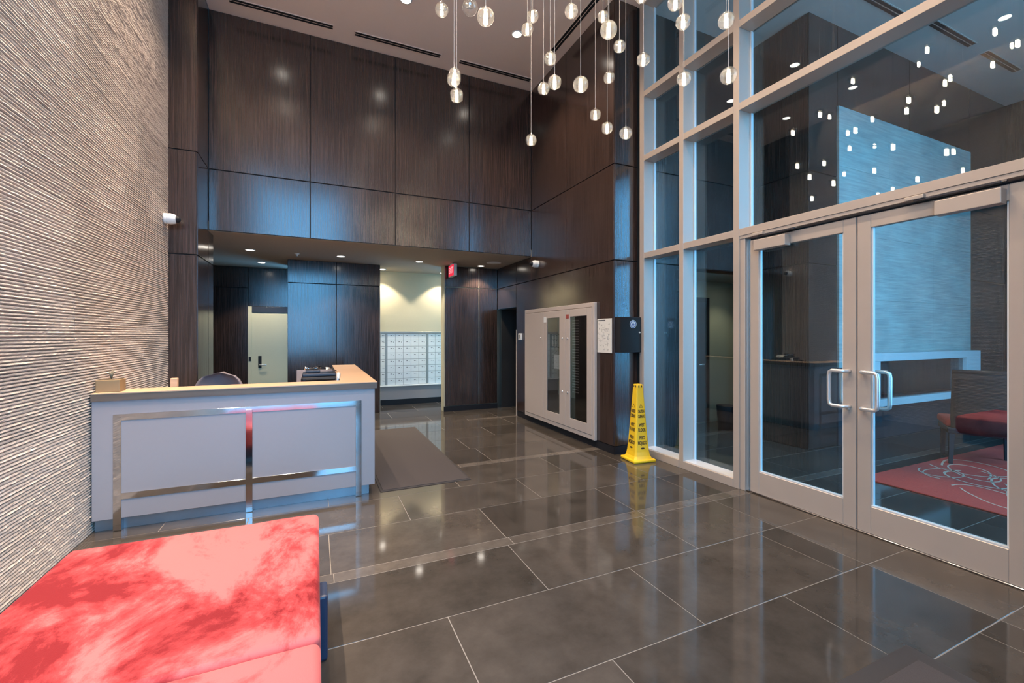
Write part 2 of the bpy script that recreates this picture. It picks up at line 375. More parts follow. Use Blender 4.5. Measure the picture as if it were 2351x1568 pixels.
# ------------------------------------------------------------------ stone wall (ribbed limestone blocks)
wl = struct(B('wall_left', 'stone', XL - 0.25, YW, 0, XL - 0.018, YE, 6.15), 'tall wall of ribbed pale limestone blocks')
def ribbed_block(L, Hh, seed):
    rnd = random.Random(seed); n = 15; pitch = Hh / n
    nv = max(6, int(L / 0.028)); m = MB()
    prof = [(0.00, -1.7), (0.16, 0.1), (0.45, 1.0), (0.84, 0.55)]
    def wave(ph, amp):
        fs = [(rnd.uniform(3, 9), rnd.uniform(0, 6.28), rnd.uniform(.4, 1)) for _ in range(3)] + [(rnd.uniform(25, 60), rnd.uniform(0, 6.28), 0.5)]
        return lambda y: amp * sum(a * math.sin(f * y + p) for f, p, a in fs) / 2
    rowsv = []
    for r in range(n):
        dz = wave(0, 0.0020); da = wave(0, 0.42); base = rnd.uniform(-0.001, 0.001)
        for t, h in prof:
            line = []
            for k in range(nv + 1):
                y = L * k / nv
                amp = 0.0048 * max(0.25, 1 + da(y) + rnd.uniform(-.25, .25))
                zz = min(Hh, max(0.0, (r + t) * pitch + (dz(y) if 0 < r < n else 0) * (0.5 if r else 0)))
                line.append(m.bm.verts.new((base + h * amp + rnd.uniform(-.0012, .0012), y, zz)))
            rowsv.append(line)
    rowsv.append([m.bm.verts.new((-0.005, L * k / nv, Hh)) for k in range(nv + 1)])
    for a, b in zip(rowsv, rowsv[1:]):
        for k in range(nv): m.bm.faces.new((a[k], a[k + 1], b[k + 1], b[k]))
    # side returns
    edge0 = [l[0] for l in rowsv]; edge1 = [l[-1] for l in rowsv]
    for ed in (edge0, edge1):
        back = [m.bm.verts.new((-0.02, v.co.y, v.co.z)) for v in ed]
        for i in range(len(ed) - 1): m.bm.faces.new((ed[i], ed[i + 1], back[i + 1], back[i]))
    return m
HB = 0.301
stone_var = {}
def stone_piece(y0, L, z0):
    L = round(L, 2); key = (L, random.randrange(3) if L in (1.2, 0.9, 0.6) else 0)
    if key not in stone_var:
        o = ribbed_block(L, HB - 0.002, hash(key) % 999).build('stone_block', 'stone', wl); stone_var[key] = o.data
    else: o = share('stone_block', stone_var[key], wl, (0, 0, 0))
    o.location = (XL, y0, z0)
for r in range(20):
    y = YW + random.choice((-0.0, 0.3, 0.6)) ; first = True
    if y > YW: stone_piece(YW, y - YW, 0.0 + r * HB)
    while y < YE - 0.001:
        L = random.choice((1.2, 0.9, 0.9, 0.6)); L = min(L, YE - y)
        if YE - (y + L) < 0.25: L = YE - y
        stone_piece(y, L, r * HB); y += L

# ------------------------------------------------------------------ wood-panelled walls
def slab(name, x0, y0, z0, x1, y1, z1, label=None):
    return struct(B(name, 'joint', x0, y0, z0, x1, y1, z1), label)
def wood_panel(parent, x0, y0, z0, x1, y1, z1, mat='wood'):
    g = 0.0065
    if abs(x1 - x0) < abs(y1 - y0): return B('wood_panel', mat, x0, y0 + g, z0 + g, x1, y1 - g, z1 - g, parent, 0.0015, 1)
    return B('wood_panel', mat, x0 + g, y0, z0 + g, x1 - g, y1, z1 - g, parent, 0.0015, 1)
def panels_Y(parent, yf, th, xs, zs):       # face looks towards -Y at yf
    for a, b in zip(xs, xs[1:]):
        for c, d in zip(zs, zs[1:]): wood_panel(parent, a, yf, c, b, yf + th, d)
def panels_X(parent, xf, th, ys, zs):       # face at xf; th signed away from the viewer
    for a, b in zip(ys, ys[1:]):
        for c, d in zip(zs, zs[1:]): wood_panel(parent, min(xf, xf + th), a, c, max(xf, xf + th), b, d)
G1, G2 = 2.44, 3.65
# upper back wall (bulkhead over the low entrance to the mail room)
wb = slab('wall_back', -1.27, YB + 0.014, ZS + 0.002, XR, YB + 0.3, ZC, 'dark wood panelled bulkhead above the reception')
panels_Y(wb, YB, 0.016, [-1.27, -0.075, 1.095, 2.27, XR], [ZS, G2, ZC])
# left return behind the stone wall
wr = slab('wall_left_return', XL - 0.2, YE + 0.016, 0, -1.286, 7.05, 6.1, 'dark wood pier beside the stone wall')
panels_Y(wr, YE, 0.018, [XL - 0.02, -1.27], [0, G1, G2, 6.1])
panels_X(wr, -1.27, -0.017, [YE + 0.018, YB], [0, G1, G2, 6.1])
panels_X(wr, -1.27, -0.017, [YB, 7.05], [0, G1, ZS])
struct(B('wall_rear_side', 'wood', -3.0, 7.05, 0, -2.9, 10.2, ZS)); struct(B('wall_rear_near', 'wood', -3.0, 7.0, 0, XL - 0.2, 7.05, ZS))
struct(B('floor_rear', 'dark_stone', -3.0, 7.05, -0.12, XL - 0.3, 10.4, -0.004))
# right wood wall
wt = slab('wall_right', XR + 0.017, YR + 0.017, 0, XG + 0.1, 7.37, ZC, 'dark wood wall holding the alarm cabinet')
panels_X(wt, XR, 0.018, [YR + 0.004, 5.6, YB], [G1, G2, ZC])
panels_X(wt, XR, 0.018, [YR + 0.004, 7.37], [0.1, G1])
panels_X(wt, XR, 0.018, [YB, 7.37], [G1, ZS])
panels_Y(wt, YR, 0.018, [XR, XG + 0.02], [0.1, G1, G2, ZC])
struct(B('baseboard_right', 'black', XR + 0.006, YR + 0.006, 0, XG + 0.02, 7.37, 0.1))
wo = slab('wall_right_far', XR + 0.017, 7.37, 2.02, XG + 0.1, 8.6, ZS, 'dark wood lintel above the side opening')
panels_X(wo, XR, 0.018, [7.37, 8.3], [2.02, G1, ZS])
struct(B('wall_side_passage', 'joint', XR + 1.0, 7.0, 0, XR + 1.1, 9.0, 2.3)); struct(B('wall_side_passage_end', 'joint', XR + 0.1, 8.32, 0, XR + 1.0, 8.6, 2.02))
struct(B('wall_passage_light_stop', 'joint', XR + 0.03, 7.2, 0, XR + 1.1, 7.368, 2.3))  # unseen wall added to keep sky light from leaking into the opening
struct(B('ceiling_side_passage', 'joint', XR + 0.02, 7.37, 2.03, XR + 1.0, 8.4, 2.2))
# opening jamb trim
struct(B('trim_1', 'cab', XR - 0.004, 7.35, 0, XR + 0.02, 7.375, 1.6), 'thin pale metal corner guard at the side opening')

# soffit and rear area
struct(B('ceiling_soffit', 'soffit', -3.0, YB + 0.016, ZS, XR + 0.45, 10.3, ZS + 0.12), 'low brown painted soffit over the mail room')
# column wall
wc = slab('wall_column', -0.45, 8.766, 0, 1.125, 9.6, ZS, 'dark wood column behind the reception desk')
panels_Y(wc, 8.75, 0.018, [-0.465, 0.345, 1.137], [0.0, G1, ZS])
panels_X(wc, -0.465, 0.016, [8.768, 9.6], [0.0, G1, ZS])
B('beige_side', 'beige', 1.125, 8.768, 0, 1.137, 9.6, ZS, wc)
# rear wall with the staff door
wd = struct(B('wall_rear_left', 'joint', -3.0, 10.12, 0, -0.2, 10.3, ZS), 'dark wood wall around the cream staff door')
panels_Y(wd, 10.1, 0.018, [-2.9, -2.05, -1.24], [0, G1, ZS]); wood_panel(wd, -1.24, 10.1, 2.07, -0.2, 10.118, ZS)
dr = empty('door_1', (-0.82, 10.1, 0)); struct(dr, 'cream staff door with dark lever lock behind the desk')
B('frame', 'cream', -1.24, 10.07, 0, -1.17, 10.118, 2.07, dr, 0.003)
B('frame_head', 'dark', -1.17, 10.07, 1.95, -0.3, 10.118, 2.07, dr, 0.003)
B('leaf', 'cream', -1.17, 10.085, 0.01, -0.28, 10.118, 1.95, dr, 0.002)
lk = B('lock_plate', 'black', -1.06, 10.066, 0.84, -1.00, 10.084, 1.08, dr, 0.006)
m = MB().tube([(-1.03 + 0.82, -0.02 - 0.015, 0.90), (-1.03 + 0.82, -0.07, 0.90), (-1.03 + 0.84, -0.078, 0.90), (-1.03 + 0.94, -0.075, 0.895)], 0.011)
hl = m.build('lever', 'chrome', dr, True)
B('strike', 'black', -1.225, 10.06, 0.98, -1.185, 10.07, 1.06, dr, 0.002)
# mail alcove
wm = struct(B('wall_mail_alcove', 'beige', 1.0, 9.6, 0, 3.4, 9.75, ZS), 'beige alcove wall above the mailboxes')
struct(B('baseboard_mail', 'black', 1.137, 9.572, 0, 3.3, 9.6, 0.115))
# thin pier right of the mail alcove
wp = struct(B('wall_pier', 'beige', 2.28, 8.318, 0, 3.4, 8.52, ZS), 'dark wood pier between mail alcove and side opening')
panels_Y(wp, 8.30, 0.018, [2.29, 3.0, XR], [0.10, G1, ZS])
struct(B('baseboard_pier', 'black', 2.275, 8.294, 0, XR, 8.32, 0.10))

# ------------------------------------------------------------------ ceiling and cove
ce = struct(B('ceiling', 'ceil', -1.265, YW, ZC, XW2 + 0.2, YB + 0.4, ZC + 0.14), 'pale painted high ceiling')
struct(B('ceiling_cove', 'joint', XL - 0.25, YW, 6.15, -1.13, YE + 0.7, 6.3), 'dark slot above the stone wall'); struct(B('trim_2', 'joint', -1.262, YW, ZC + 0.14, -1.13, YE + 0.7, 6.15))
cove = tag(empty('cove_light', (-1.40, 2.6, 6.12)), 'long wall-grazing light hidden in the ceiling slot above the stone wall', 'light')
B('housing', 'white', -1.46, -0.7, 6.09, -1.34, 6.1, 6.149, cove)
l = area('cove_lamp', (0, -0.25, -0.04), (0, R(4), 0), 0.08, 6.0, COVE, WARM); l.parent = cove; l.data.spread = R(70)

def slot(x0, y0, x1, y1, label):
    t = tag(empty('air_diffuser', ((x0 + x1) / 2, (y0 + y1) / 2, ZC)), label, 'diffuser', 'linear ceiling diffusers')
    B('frame', 'ceil', x0 - 0.012, y0 - 0.012, ZC - 0.006, x1 + 0.012, y1 + 0.012, ZC - 0.0005, t)
    if x1 - x0 > y1 - y0:
        w = (y1 - y0) / 2
        for a in (y0, y0 + w + 0.006): B('slot', 'black', x0, a, ZC - 0.008, x1, a + w - 0.006, ZC - 0.006, t)
    else:
        w = (x1 - x0) / 2
        for a in (x0, x0 + w + 0.006): B('slot', 'black', a, y0, ZC - 0.008, a + w - 0.006, y1, ZC - 0.006, t)
for x0, s in ((-1.0, 'leftmost of the three slots along the back wall'), (0.5, 'middle of the three slots along the back wall'), (2.02, 'rightmost of the three slots along the back wall')):
    slot(x0, 6.42, x0 + 1.21, 6.50, 'black double-slot air diffuser in ceiling, ' + s)
slot(3.17, 4.45, 3.25, 5.65, 'black double-slot air diffuser running beside the right wood wall, farther one')
slot(3.17, 3.0, 3.25, 4.2, 'black double-slot air diffuser running beside the right wood wall, nearer one')
for k, (x0, y) in enumerate(((6.0, 3.1), (7.6, 3.0), (9.1, 3.0))):
    slot(x0, y, x0 + 1.1, y + 0.09, ('black slot diffuser in lounge ceiling beyond the glass doors, ' + ('nearest the dark pier', 'middle one', 'farthest one')[k]))

dl_rng = None
def downlight(x, y, z, label, group, on=True, energy=0.0, r=0.062, spot=R(110), blend=0.7, col=WARM):
    t = tag(empty('downlight', (x, y, z)), label, 'light', group)
    global dl_rng
    if dl_rng is None:
        dl_rng = (MB().lathe([(0.062, -0.001), (0.078, -0.001), (0.078, -0.006), (0.062, -0.009), (0.062, -0.001)], 28).build('trim_ring', 'white', t, True).data,
                  MB().lathe([(0.0, -0.003), (0.062, -0.003)], 28).build('lens', 'lens_on', t).data,
                  MB().lathe([(0.0, -0.003), (0.062, -0.003)], 28))
        off_o = dl_rng[2].build('lens', 'lens_off', None); dl_rng = (dl_rng[0], dl_rng[1], off_o.data); bpy.data.objects.remove(off_o)
        if not on: t.children[1].data = dl_rng[2]
    else:
        share('trim_ring', dl_rng[0], t, (0, 0, 0)); share('lens', dl_rng[1] if on else dl_rng[2], t, (0, 0, 0))
    if on and energy:
        sp = bpy.data.lights.new('downlight_lamp', 'SPOT'); sp.energy = energy; sp.spot_size = spot; sp.spot_blend = blend; sp.color = col; sp.shadow_soft_size = 0.05
        o = bpy.data.objects.new('downlight_lamp', sp); C.objects.link(o); o.parent = t; o.location = (0, 0, -0.02)
nx = {-0.50: 'left', 1.03: 'middle', 2.57: 'right'}
for y, ry in ((5.55, 'row nearest the back wall'), (4.40, 'second row from the back wall'), (2.6, 'row above the pendants'), (0.9, 'row nearest the rear window')):
    for x in nx:
        downlight(x, y, ZC, 'recessed downlight in the high ceiling, %s one in the %s' % (nx[x], ry), 'high ceiling downlights', True, CEIL_SPOT)
sl = [(-0.96, 8.05, 'leftmost of the front row, above the desk chair'), (-0.93, 9.33, 'in front of the cream staff door'), (0.39, 8.05, 'in front of the dark column'),
      (1.74, 8.05, 'in front of the mail alcove'), (2.95, 8.05, 'beside the round ceiling speaker'), (2.53, 9.3, 'inside the mail alcove at right'), (1.25, 9.3, 'inside the mail alcove at left')]
for x, y, s in sl:
    downlight(x, y, ZS, 'small recessed downlight in the low soffit, ' + s, 'soffit downlights', True, SOFFIT_SPOT, spot=R(105), blend=0.35, col=(1, 0.86, 0.66))
for x, y, s in ((7.3, 2.55, 'nearer the pier'), (9.0, 1.4, 'farther from the pier')):
    downlight(x, y, ZC, 'switched-off recessed downlight in lounge ceiling beyond the glass, ' + s, 'lounge downlights', False)

# ------------------------------------------------------------------ glass partition with doors
w1 = empty('window_1', (XG, 3.0, 0)); struct(w1, 'tall aluminium framed glass partition with a pair of glass doors')
ZT = (2.495, 3.72, 4.525)
mull = [(4.31, 4.39), (3.667, 3.73), (2.96, 3.026), (0.92, 0.985), (0.22, 0.285), (-0.72, -0.655)]
for a, b in mull:
    B('mullion', 'alum', XG, a, 0, XP + 0.02, b, ZC, w1, 0.002, 1)
    for yy in (a - 0.012, b): B('glazing_bead', 'bead', XP - 0.02, yy, 0.09, XP + 0.012, yy + 0.012, ZC - 0.06, w1)
def bay(y0, y1, door=False):
    zs = [0.0] + list(ZT) + [ZC - 0.03]
    for i, zt in enumerate(list(ZT) + [ZC - 0.035]):
        B('transom', 'alum', XG, y0, zt - 0.035, XP + 0.02, y1, zt + 0.035, w1, 0.002, 1)
    if not door:
        B('sill', 'alum', XG - 0.004, y0, 0, XP + 0.02, y1, 0.085, w1, 0.002, 1)
        B('sill_bead', 'bead', XG + 0.02, y0, 0.085, XP, y1, 0.093, w1)
    for i in range(4):
        if door and i == 0: continue
        z0 = 0.085 if i == 0 else zs[i] + 0.035; z1 = zs[i + 1] - 0.035
        B('pane', 'glass', XP - 0.006, y0, z0, XP + 0.006, y1, z1, w1)
ys = [m_[0] for m_ in mull]; ye = [m_[1] for m_ in mull]
bay(3.73, 4.31); bay(3.026, 3.667); bay(0.985, 2.96, True); bay(0.285, 0.92); bay(-0.655, 0.22)
# door frame (head and jambs)
XD = XG + 0.035
B('door_head', 'alum', XG + 0.006, 0.985, 2.43, XP, 2.96, 2.46, w1, 0.002, 1); B('door_stop', 'dark', XD + 0.06, 0.985, 2.40, XP, 2.96, 2.432, w1)
for a, b in ((2.905, 2.96), (0.985, 1.04)): B('door_jamb', 'alum', XG + 0.012, a, 0, XP, b, 2.44, w1, 0.002, 1)
for a, b in ((2.885, 2.905), (1.04, 1.06)): B('door_jamb', 'steel', XD + 0.03, a, 0, XP, b, 2.43, w1, 0.002, 1)
B('threshold', 'steel', XD - 0.01, 1.04, 0.001, XP, 2.905, 0.012, w1, 0.003, 1)
def glass_door(name, y0, y1, meet, label):       # meet = y of the meeting stile side
    d = empty(name, (XD, (y0 + y1) / 2, 0)); struct(d, label)
    t = XD + 0.045; zb, zt = 0.012, 2.405; st = 0.09
    B('stile', 'alum', XD, y0, zb, t, y0 + st, zt, d, 0.003, 1); B('stile', 'alum', XD, y1 - st, zb, t, y1, zt, d, 0.003, 1)
    B('top_rail', 'alum', XD, y0 + st, zt - 0.10, t, y1 - st, zt, d, 0.003, 1)
    B('bottom_rail', 'alum', XD, y0 + st, zb, t, y1 - st, 0.215, d, 0.003, 1)
    B('glazing_bead', 'bead', XD + 0.004, y0 + st, 0.215, t - 0.004, y1 - st, 0.226, d)
    for yy in (y0 + st, y1 - st - 0.01): B('glazing_bead', 'bead', XD + 0.010, yy, 0.226, t - 0.01, yy + 0.01, zt - 0.10, d)
    B('pane', 'glass', XD + 0.017, y0 + st, 0.22, XD + 0.028, y1 - st, zt - 0.10, d)
    s = -1 if meet == y0 else 1; yh = meet - s * 0.045
    yy = yh - (y0 + y1) / 2
    for side in (-1, 1):
        x0 = 0 if side < 0 else 0.045; xo = side * 0.06 + x0; ob = -s * 0.115
        pts = [(x0, yy, 0.945), (x0 + side * 0.03, yy, 0.945), (xo - side * 0.008, yy + ob * 0.08, 0.945), (xo, yy + ob * 0.3, 0.945), (xo, yy + ob * 0.82, 0.945), (xo, yy + ob * 0.96, 0.956), (xo, yy + ob, 0.985), (xo, yy + ob, 1.08),
               (xo, yy + ob, 1.18), (xo, yy + ob * 0.96, 1.209), (xo, yy + ob * 0.82, 1.22), (xo, yy + ob * 0.3, 1.22), (xo - side * 0.008, yy + ob * 0.08, 1.22), (x0 + side * 0.03, yy, 1.22), (x0, yy, 1.22)]
        MB().tube(pts, 0.0145, 12).build('pull_handle', 'chrome', d, True)
    return d
d2 = glass_door('door_2', 1.972, 2.868, 1.972, 'left leaf of the glass entrance doors')
d3 = glass_door('door_3', 1.072, 1.964, 1.964, 'right leaf of the glass entrance doors')
MB().lathe([(0.0, -0.012), (0.014, -0.012), (0.016, 0.0)], 16, (0, 0.025 - 0.42 + 0.0, 0.93), 'X').build('lock_cylinder', 'chrome', d2, True)
def closer(d, ya, yb, arm_y0, arm_y1):
    yc = d.location.y
    B('closer_body', 'alum', XD - 0.075, ya, 2.285, XD, yb, 2.38, d, 0.004)
    m = MB(); m.box(XD - 0.05 - d.location.x, arm_y0 - yc, 2.412, XD - 0.03 - d.location.x, arm_y1 - yc, 2.424, 0.002, 1)
    m.build('closer_arm', 'dark', d)
    m = MB(); m.box(XD - 0.028 - d.location.x, arm_y0 - 0.02 - yc, 2.420, XD - 0.012 - d.location.x, arm_y1 - yc, 2.43, 0.002, 1); m.build('closer_arm', 'steel', d)
    B('closer_shoe', 'alum', XD - 0.06, arm_y1 - 0.06, 2.425, XD - 0.001, arm_y1 + 0.05, 2.452, d, 0.004)
closer(d2, 2.48, 2.78, 2.42, 2.76); closer(d3, 1.17, 1.48, 1.18, 1.60)

# ------------------------------------------------------------------ facade behind the camera
def facade(name, x0, x1, nx_, label):
    w = empty(name, ((x0 + x1) / 2, YW, 0)); struct(w, label)
    step = (x1 - x0) / nx_
    for i in range(nx_ + 1):
        xx = x0 + i * step; B('mullion', 'alum', xx - 0.03, YW - 0.1, 0, xx + 0.03, YW, ZC, w)
    for zz in (0.04, 2.495, ZC - 0.04):
        B('transom', 'alum', x0, YW - 0.1, zz - 0.04, x1, YW - 0.005, zz + 0.04, w)
    for i in range(nx_):
        for a, b in ((0.08, 2.455), (2.535, ZC - 0.08)):
            B('pane', 'fglass', x0 + i * step + 0.03, YW - 0.06, a, x0 + (i + 1) * step - 0.03, YW - 0.05, b, w)
facade('window_2', XL + 0.03, 0.75, 2, 'tall rear window lighting the lobby')
facade('window_3', 4.05, 8.6, 3, 'tall rear window lighting the lounge')
wrr = slab('wall_rear', 0.78, YW - 0.2, 0, 4.02, YW - 0.018, ZC, 'dark wood wall between the rear windows')
panels_Y(wrr, YW - 0.018, 0.0179, [0.78, 1.85, 2.9, 4.02], [0, G1, G2, ZC])

wr3 = slab('wall_rear_light_stop', 8.63, YW - 0.2, 0, XW2 + 0.2, YW - 0.018, ZC, 'unseen dark wood wall added beside the lounge window to cut its daylight')  # unseen wall added so the wood behind the panes reflects less sky
panels_Y(wr3, YW - 0.018, 0.0179, [8.63, 10.1, XW2], [0, G1, G2, ZC])

# ------------------------------------------------------------------ lounge beyond the glass
YL = 3.6
wq = slab('wall_lounge_side', XG + 0.18, YR + 0.017, 0, 4.60, YR + 0.25, ZC, 'dark wood wall continuing beyond the glass partition')
panels_Y(wq, YR, 0.018, [XG + 0.195, 4.62], [0, G1, G2, ZC])
wq2 = slab('wall_lounge_lintel', 4.60, YR + 0.017, 2.42, 6.1, YR + 0.25, ZC, 'dark wood wall above the low passage beyond the glass')
panels_Y(wq2, YR, 0.018, [4.62, 5.86], [2.42, G2, ZC])
struct(B('ceiling_passage', 'soffit', 4.4, YR + 0.02, 2.42, 7.6, 5.7, 2.5))
wk = struct(B('wall_passage', 'beige', 4.4, 5.5, 0, 7.6, 5.65, 2.42), 'beige passage wall seen through the sidelight glass')
struct(B('wall_passage_left', 'beige', 4.45, YR + 0.25, 0, 4.6, 5.5, 2.42)); struct(B('wall_passage_right', 'beige', 7.5, YL + 0.3, 0, 7.6, 5.5, 2.42))
d4 = empty('door_4', (5.75, 5.5, 0)); struct(d4, 'dark passage door with steel lever seen through the sidelight')
B('frame', 'black', 5.22, 5.47, 0, 5.30, 5.5, 2.14, d4, 0.003); B('frame', 'black', 6.12, 5.47, 0, 6.20, 5.5, 2.14, d4, 0.003); B('frame', 'black', 5.30, 5.47, 2.06, 6.12, 5.5, 2.14, d4, 0.003)
B('leaf', 'dark', 5.30, 5.475, 0.01, 6.12, 5.5, 2.06, d4, 0.002)
MB().tube([(0.28, -0.03, 1.0), (0.28, -0.075, 1.0), (0.26, -0.085, 1.0), (0.16, -0.08, 1.0)], 0.011).build('lever', 'chrome', d4, True)
downlight(6.35, 5.0, 2.42, 'small recessed downlight in the passage ceiling beyond the sidelight glass', 'passage downlight', True, 22, col=(1, 0.9, 0.66))
bn = tag(empty('waste_bin', (5.95, 4.92, 0)), 'black open waste bin by the beige passage wall beyond the glass', 'bin')
MB().lathe([(0.0, 0.004), (0.115, 0.004), (0.12, 0.0), (0.15, 0.37), (0.155, 0.38), (0.146, 0.38), (0.112, 0.02), (0.0, 0.02)], 20).build('body', 'black', bn, True)
m = MB().tube([(0.154, 0, 0.33), (0.17, 0, 0.35), (0.172, 0, 0.38), (0.155, 0, 0.385)], 0.006, 6); m.build('handle', 'steel', bn, True)
# pier and fireplace wall
wv = slab('wall_lounge_pier', 5.876, YL + 0.017, 0, 6.5, YR + 0.25, ZC, 'dark wood pier beside the lounge fireplace wall')
panels_X(wv, 5.86, 0.017, [YL + 0.018, YR], [0, G1, G2, ZC]); panels_Y(wv, YL, 0.018, [5.86, 6.48], [0, G1, G2, ZC])
wf = slab('wall_fireplace', 6.48, YL + 0.02, 0, XW2, YL + 0.3, ZC, 'lounge fireplace wall of pale honed stone and dark wood, its shaded top built in wood')
panels_Y(wf, YL, 0.02, [6.48, 8.3, 10.2], [4.62, ZC]); panels_Y(wf, YL, 0.02, [10.2, XW2], [0, G1, G2, ZC])  # dark wood over the slabs stands in for shade on the upper stone
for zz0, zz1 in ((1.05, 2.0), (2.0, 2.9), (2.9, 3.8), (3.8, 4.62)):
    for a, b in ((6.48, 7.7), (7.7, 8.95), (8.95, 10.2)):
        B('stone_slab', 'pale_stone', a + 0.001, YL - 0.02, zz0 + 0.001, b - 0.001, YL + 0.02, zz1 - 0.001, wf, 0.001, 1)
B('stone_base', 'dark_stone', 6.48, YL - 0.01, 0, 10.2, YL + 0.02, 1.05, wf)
struct(slab('wall_lounge_far', XW2, YW, 0, XW2 + 0.2, YL + 0.3, ZC)); panels_X(bpy.data.objects['wall_lounge_far'], XW2 - 0.018, 0.018, [YW, 0.4, 2.0, YL], [0, G1, G2, ZC])
fp = tag(empty('fireplace', (8.35, YL - 0.15, 0.5)), 'wide linear fireplace with pale stone surround on the lounge wall beyond the glass doors', 'fireplace')
yf0, yf1 = YL - 0.25, YL - 0.022
B('surround_top', 'frame_stone', 6.85, yf0, 1.14, 9.88, yf1, 1.25, fp, 0.004); B('surround_bottom', 'frame_stone', 6.85, yf0, 0.52, 9.88, yf1, 0.62, fp, 0.004)
B('surround_side', 'frame_stone', 6.85, yf0, 0.62, 7.0, yf1, 1.14, fp, 0.004); B('surround_side', 'frame_stone', 9.42, yf0, 0.62, 9.88, yf1, 1.14, fp, 0.004)
B('firebox', 'soot', 7.0, yf1 - 0.03, 0.62, 9.42, yf1, 1.14, fp); B('burner', 'dark', 7.1, yf0 + 0.09, 0.62, 9.3, yf0 + 0.15, 0.65, fp)
B('fire_glass', 'cab_glass', 7.0, yf0 + 0.05, 0.62, 9.42, yf0 + 0.056, 1.14, fp)
# rug with scribbled rings
rg = tag(empty('area_rug', (7.4, 1.35, 0)), 'red rug with cream scribbled rings beyond the glass doors', 'rug')
B('pile', 'rug', 5.20, 0.0, 0.0005, 9.6, 2.68, 0.012, rg, 0.004)
rr = random.Random(4)
for k in range(24):
    cx, cy, ra, rb, a0 = (rr.uniform(5.45, 6.7) if k < 13 else rr.uniform(6.8, 9.2)), (rr.uniform(1.35, 2.5) if k < 13 else rr.uniform(0.4, 2.3)), rr.uniform(.18, .55), rr.uniform(.15, .4), rr.uniform(0, 6.28)
    m = MB(); N = 40; turns = rr.choice((0.7, 1.0, 1.3)); prev = None; w = 0.02
    for i in range(N + 1):
        t = a0 + turns * 2 * math.pi * i / N; g = 1 + 0.25 * math.sin(1.7 * t + k)
        x, y = cx + ra * g * math.cos(t), cy + rb * g * math.sin(t + 0.3); g2 = 1 - w / (ra * g)
        x2, y2 = cx + ra * g * g2 * math.cos(t), cy + rb * g * g2 * math.sin(t + 0.3)
        x, x2 = (min(9.55, max(5.24, q)) for q in (x, x2)); y, y2 = (min(2.64, max(0.04, q)) for q in (y, y2))
        cur = (m.bm.verts.new((x - 7.4, y - 1.35, 0.0135)), m.bm.verts.new((x2 - 7.4, y2 - 1.35, 0.0135)))
        if prev: m.bm.faces.new((prev[0], prev[1], cur[1], cur[0]))
        prev = cur
    m.build('rug_scribble', 'rug_line', rg)
# lounge chair (high back towards the camera)
lc = tag(empty('lounge_chair', (7.10, 2.42, 0.0145), R(-60)), 'dark framed chair with red seat standing on the rug by the fireplace', 'chair')
def tleg(name, x, y, z1, dx, dy, mat='black'):
    m = MB(); a = 0.016; b = 0.024
    lo = [m.bm.verts.new((x + dx + sx * a, y + dy + sy * a, 0)) for sx, sy in ((-1, -1), (1, -1), (1, 1), (-1, 1))]
    hi = [m.bm.verts.new((x + sx * b, y + sy * b, z1)) for sx, sy in ((-1, -1), (1, -1), (1, 1), (-1, 1))]
    m.bm.faces.new(lo[::-1]); m.bm.faces.new(hi)
    for i in range(4): m.bm.faces.new((lo[i], lo[(i + 1) % 4], hi[(i + 1) % 4], hi[i]))
    return m.build(name, mat, lc)
for sx in (-1, 1):
    tleg('leg', sx * 0.27, -0.24, 0.36, sx * 0.02, -0.06); tleg('leg', sx * 0.27, 0.22, 0.36, 0, 0.02)
MB().box(-0.31, -0.27, 0.34, 0.31, 0.27, 0.41, 0.01).build('seat_frame', 'black', lc)
MB().box(-0.32, -0.24, 0.41, 0.32, 0.29, 0.50, 0.03, 3).build('seat_cushion', 'rug', lc, True)
def backf(u, v):
    x = (u - 0.5) * 0.56; z = 0.36 + v * 0.70; y = -0.25 - 0.10 * v + 0.05 * (1 - (2 * u - 1) ** 2) * -1
    return Vector((x, y, z))
m = MB(); m.grid(backf, 12, 8); m.grid(lambda u, v: backf(u, v) + Vector((0, 0.055, 0)), 12, 8)
for v in (0, 1): m.grid(lambda u, t, v=v: backf(u, v) + Vector((0, 0.055 * t, 0)), 12, 1)
for u in (0, 1): m.grid(lambda t, v, u=u: backf(u, v) + Vector((0, 0.055 * t, 0)), 1, 8)
bmesh.ops.remove_doubles(m.bm, verts=m.bm.verts, dist=0.0005)
m.build('backrest', 'chair_cloth', lc, True)
MB().tube([backf(i / 10, 1) + Vector((0, 0.027, 0)) for i in range(11)], 0.03, 8).build('top_rail', 'chair_cloth', lc, True)
lo = tag(empty('lounge_ottoman', (8.9, 1.9, 0.0145)), 'red topped low ottoman beyond the dark lounge chair', 'ottoman')
MB().box(-0.55, -0.45, 0.06, 0.55, 0.45, 0.30, 0.01).build('base', 'navy', lo); MB().box(-0.57, -0.47, 0.30, 0.57, 0.47, 0.43, 0.035, 3).build('cushion', 'rug', lo, True)
for sx in (-.48, .48):
    for sy in (-.38, .38): MB().box(sx - .03, sy - .03, 0, sx + .03, sy + .03, 0.06).build('foot', 'black', lo)

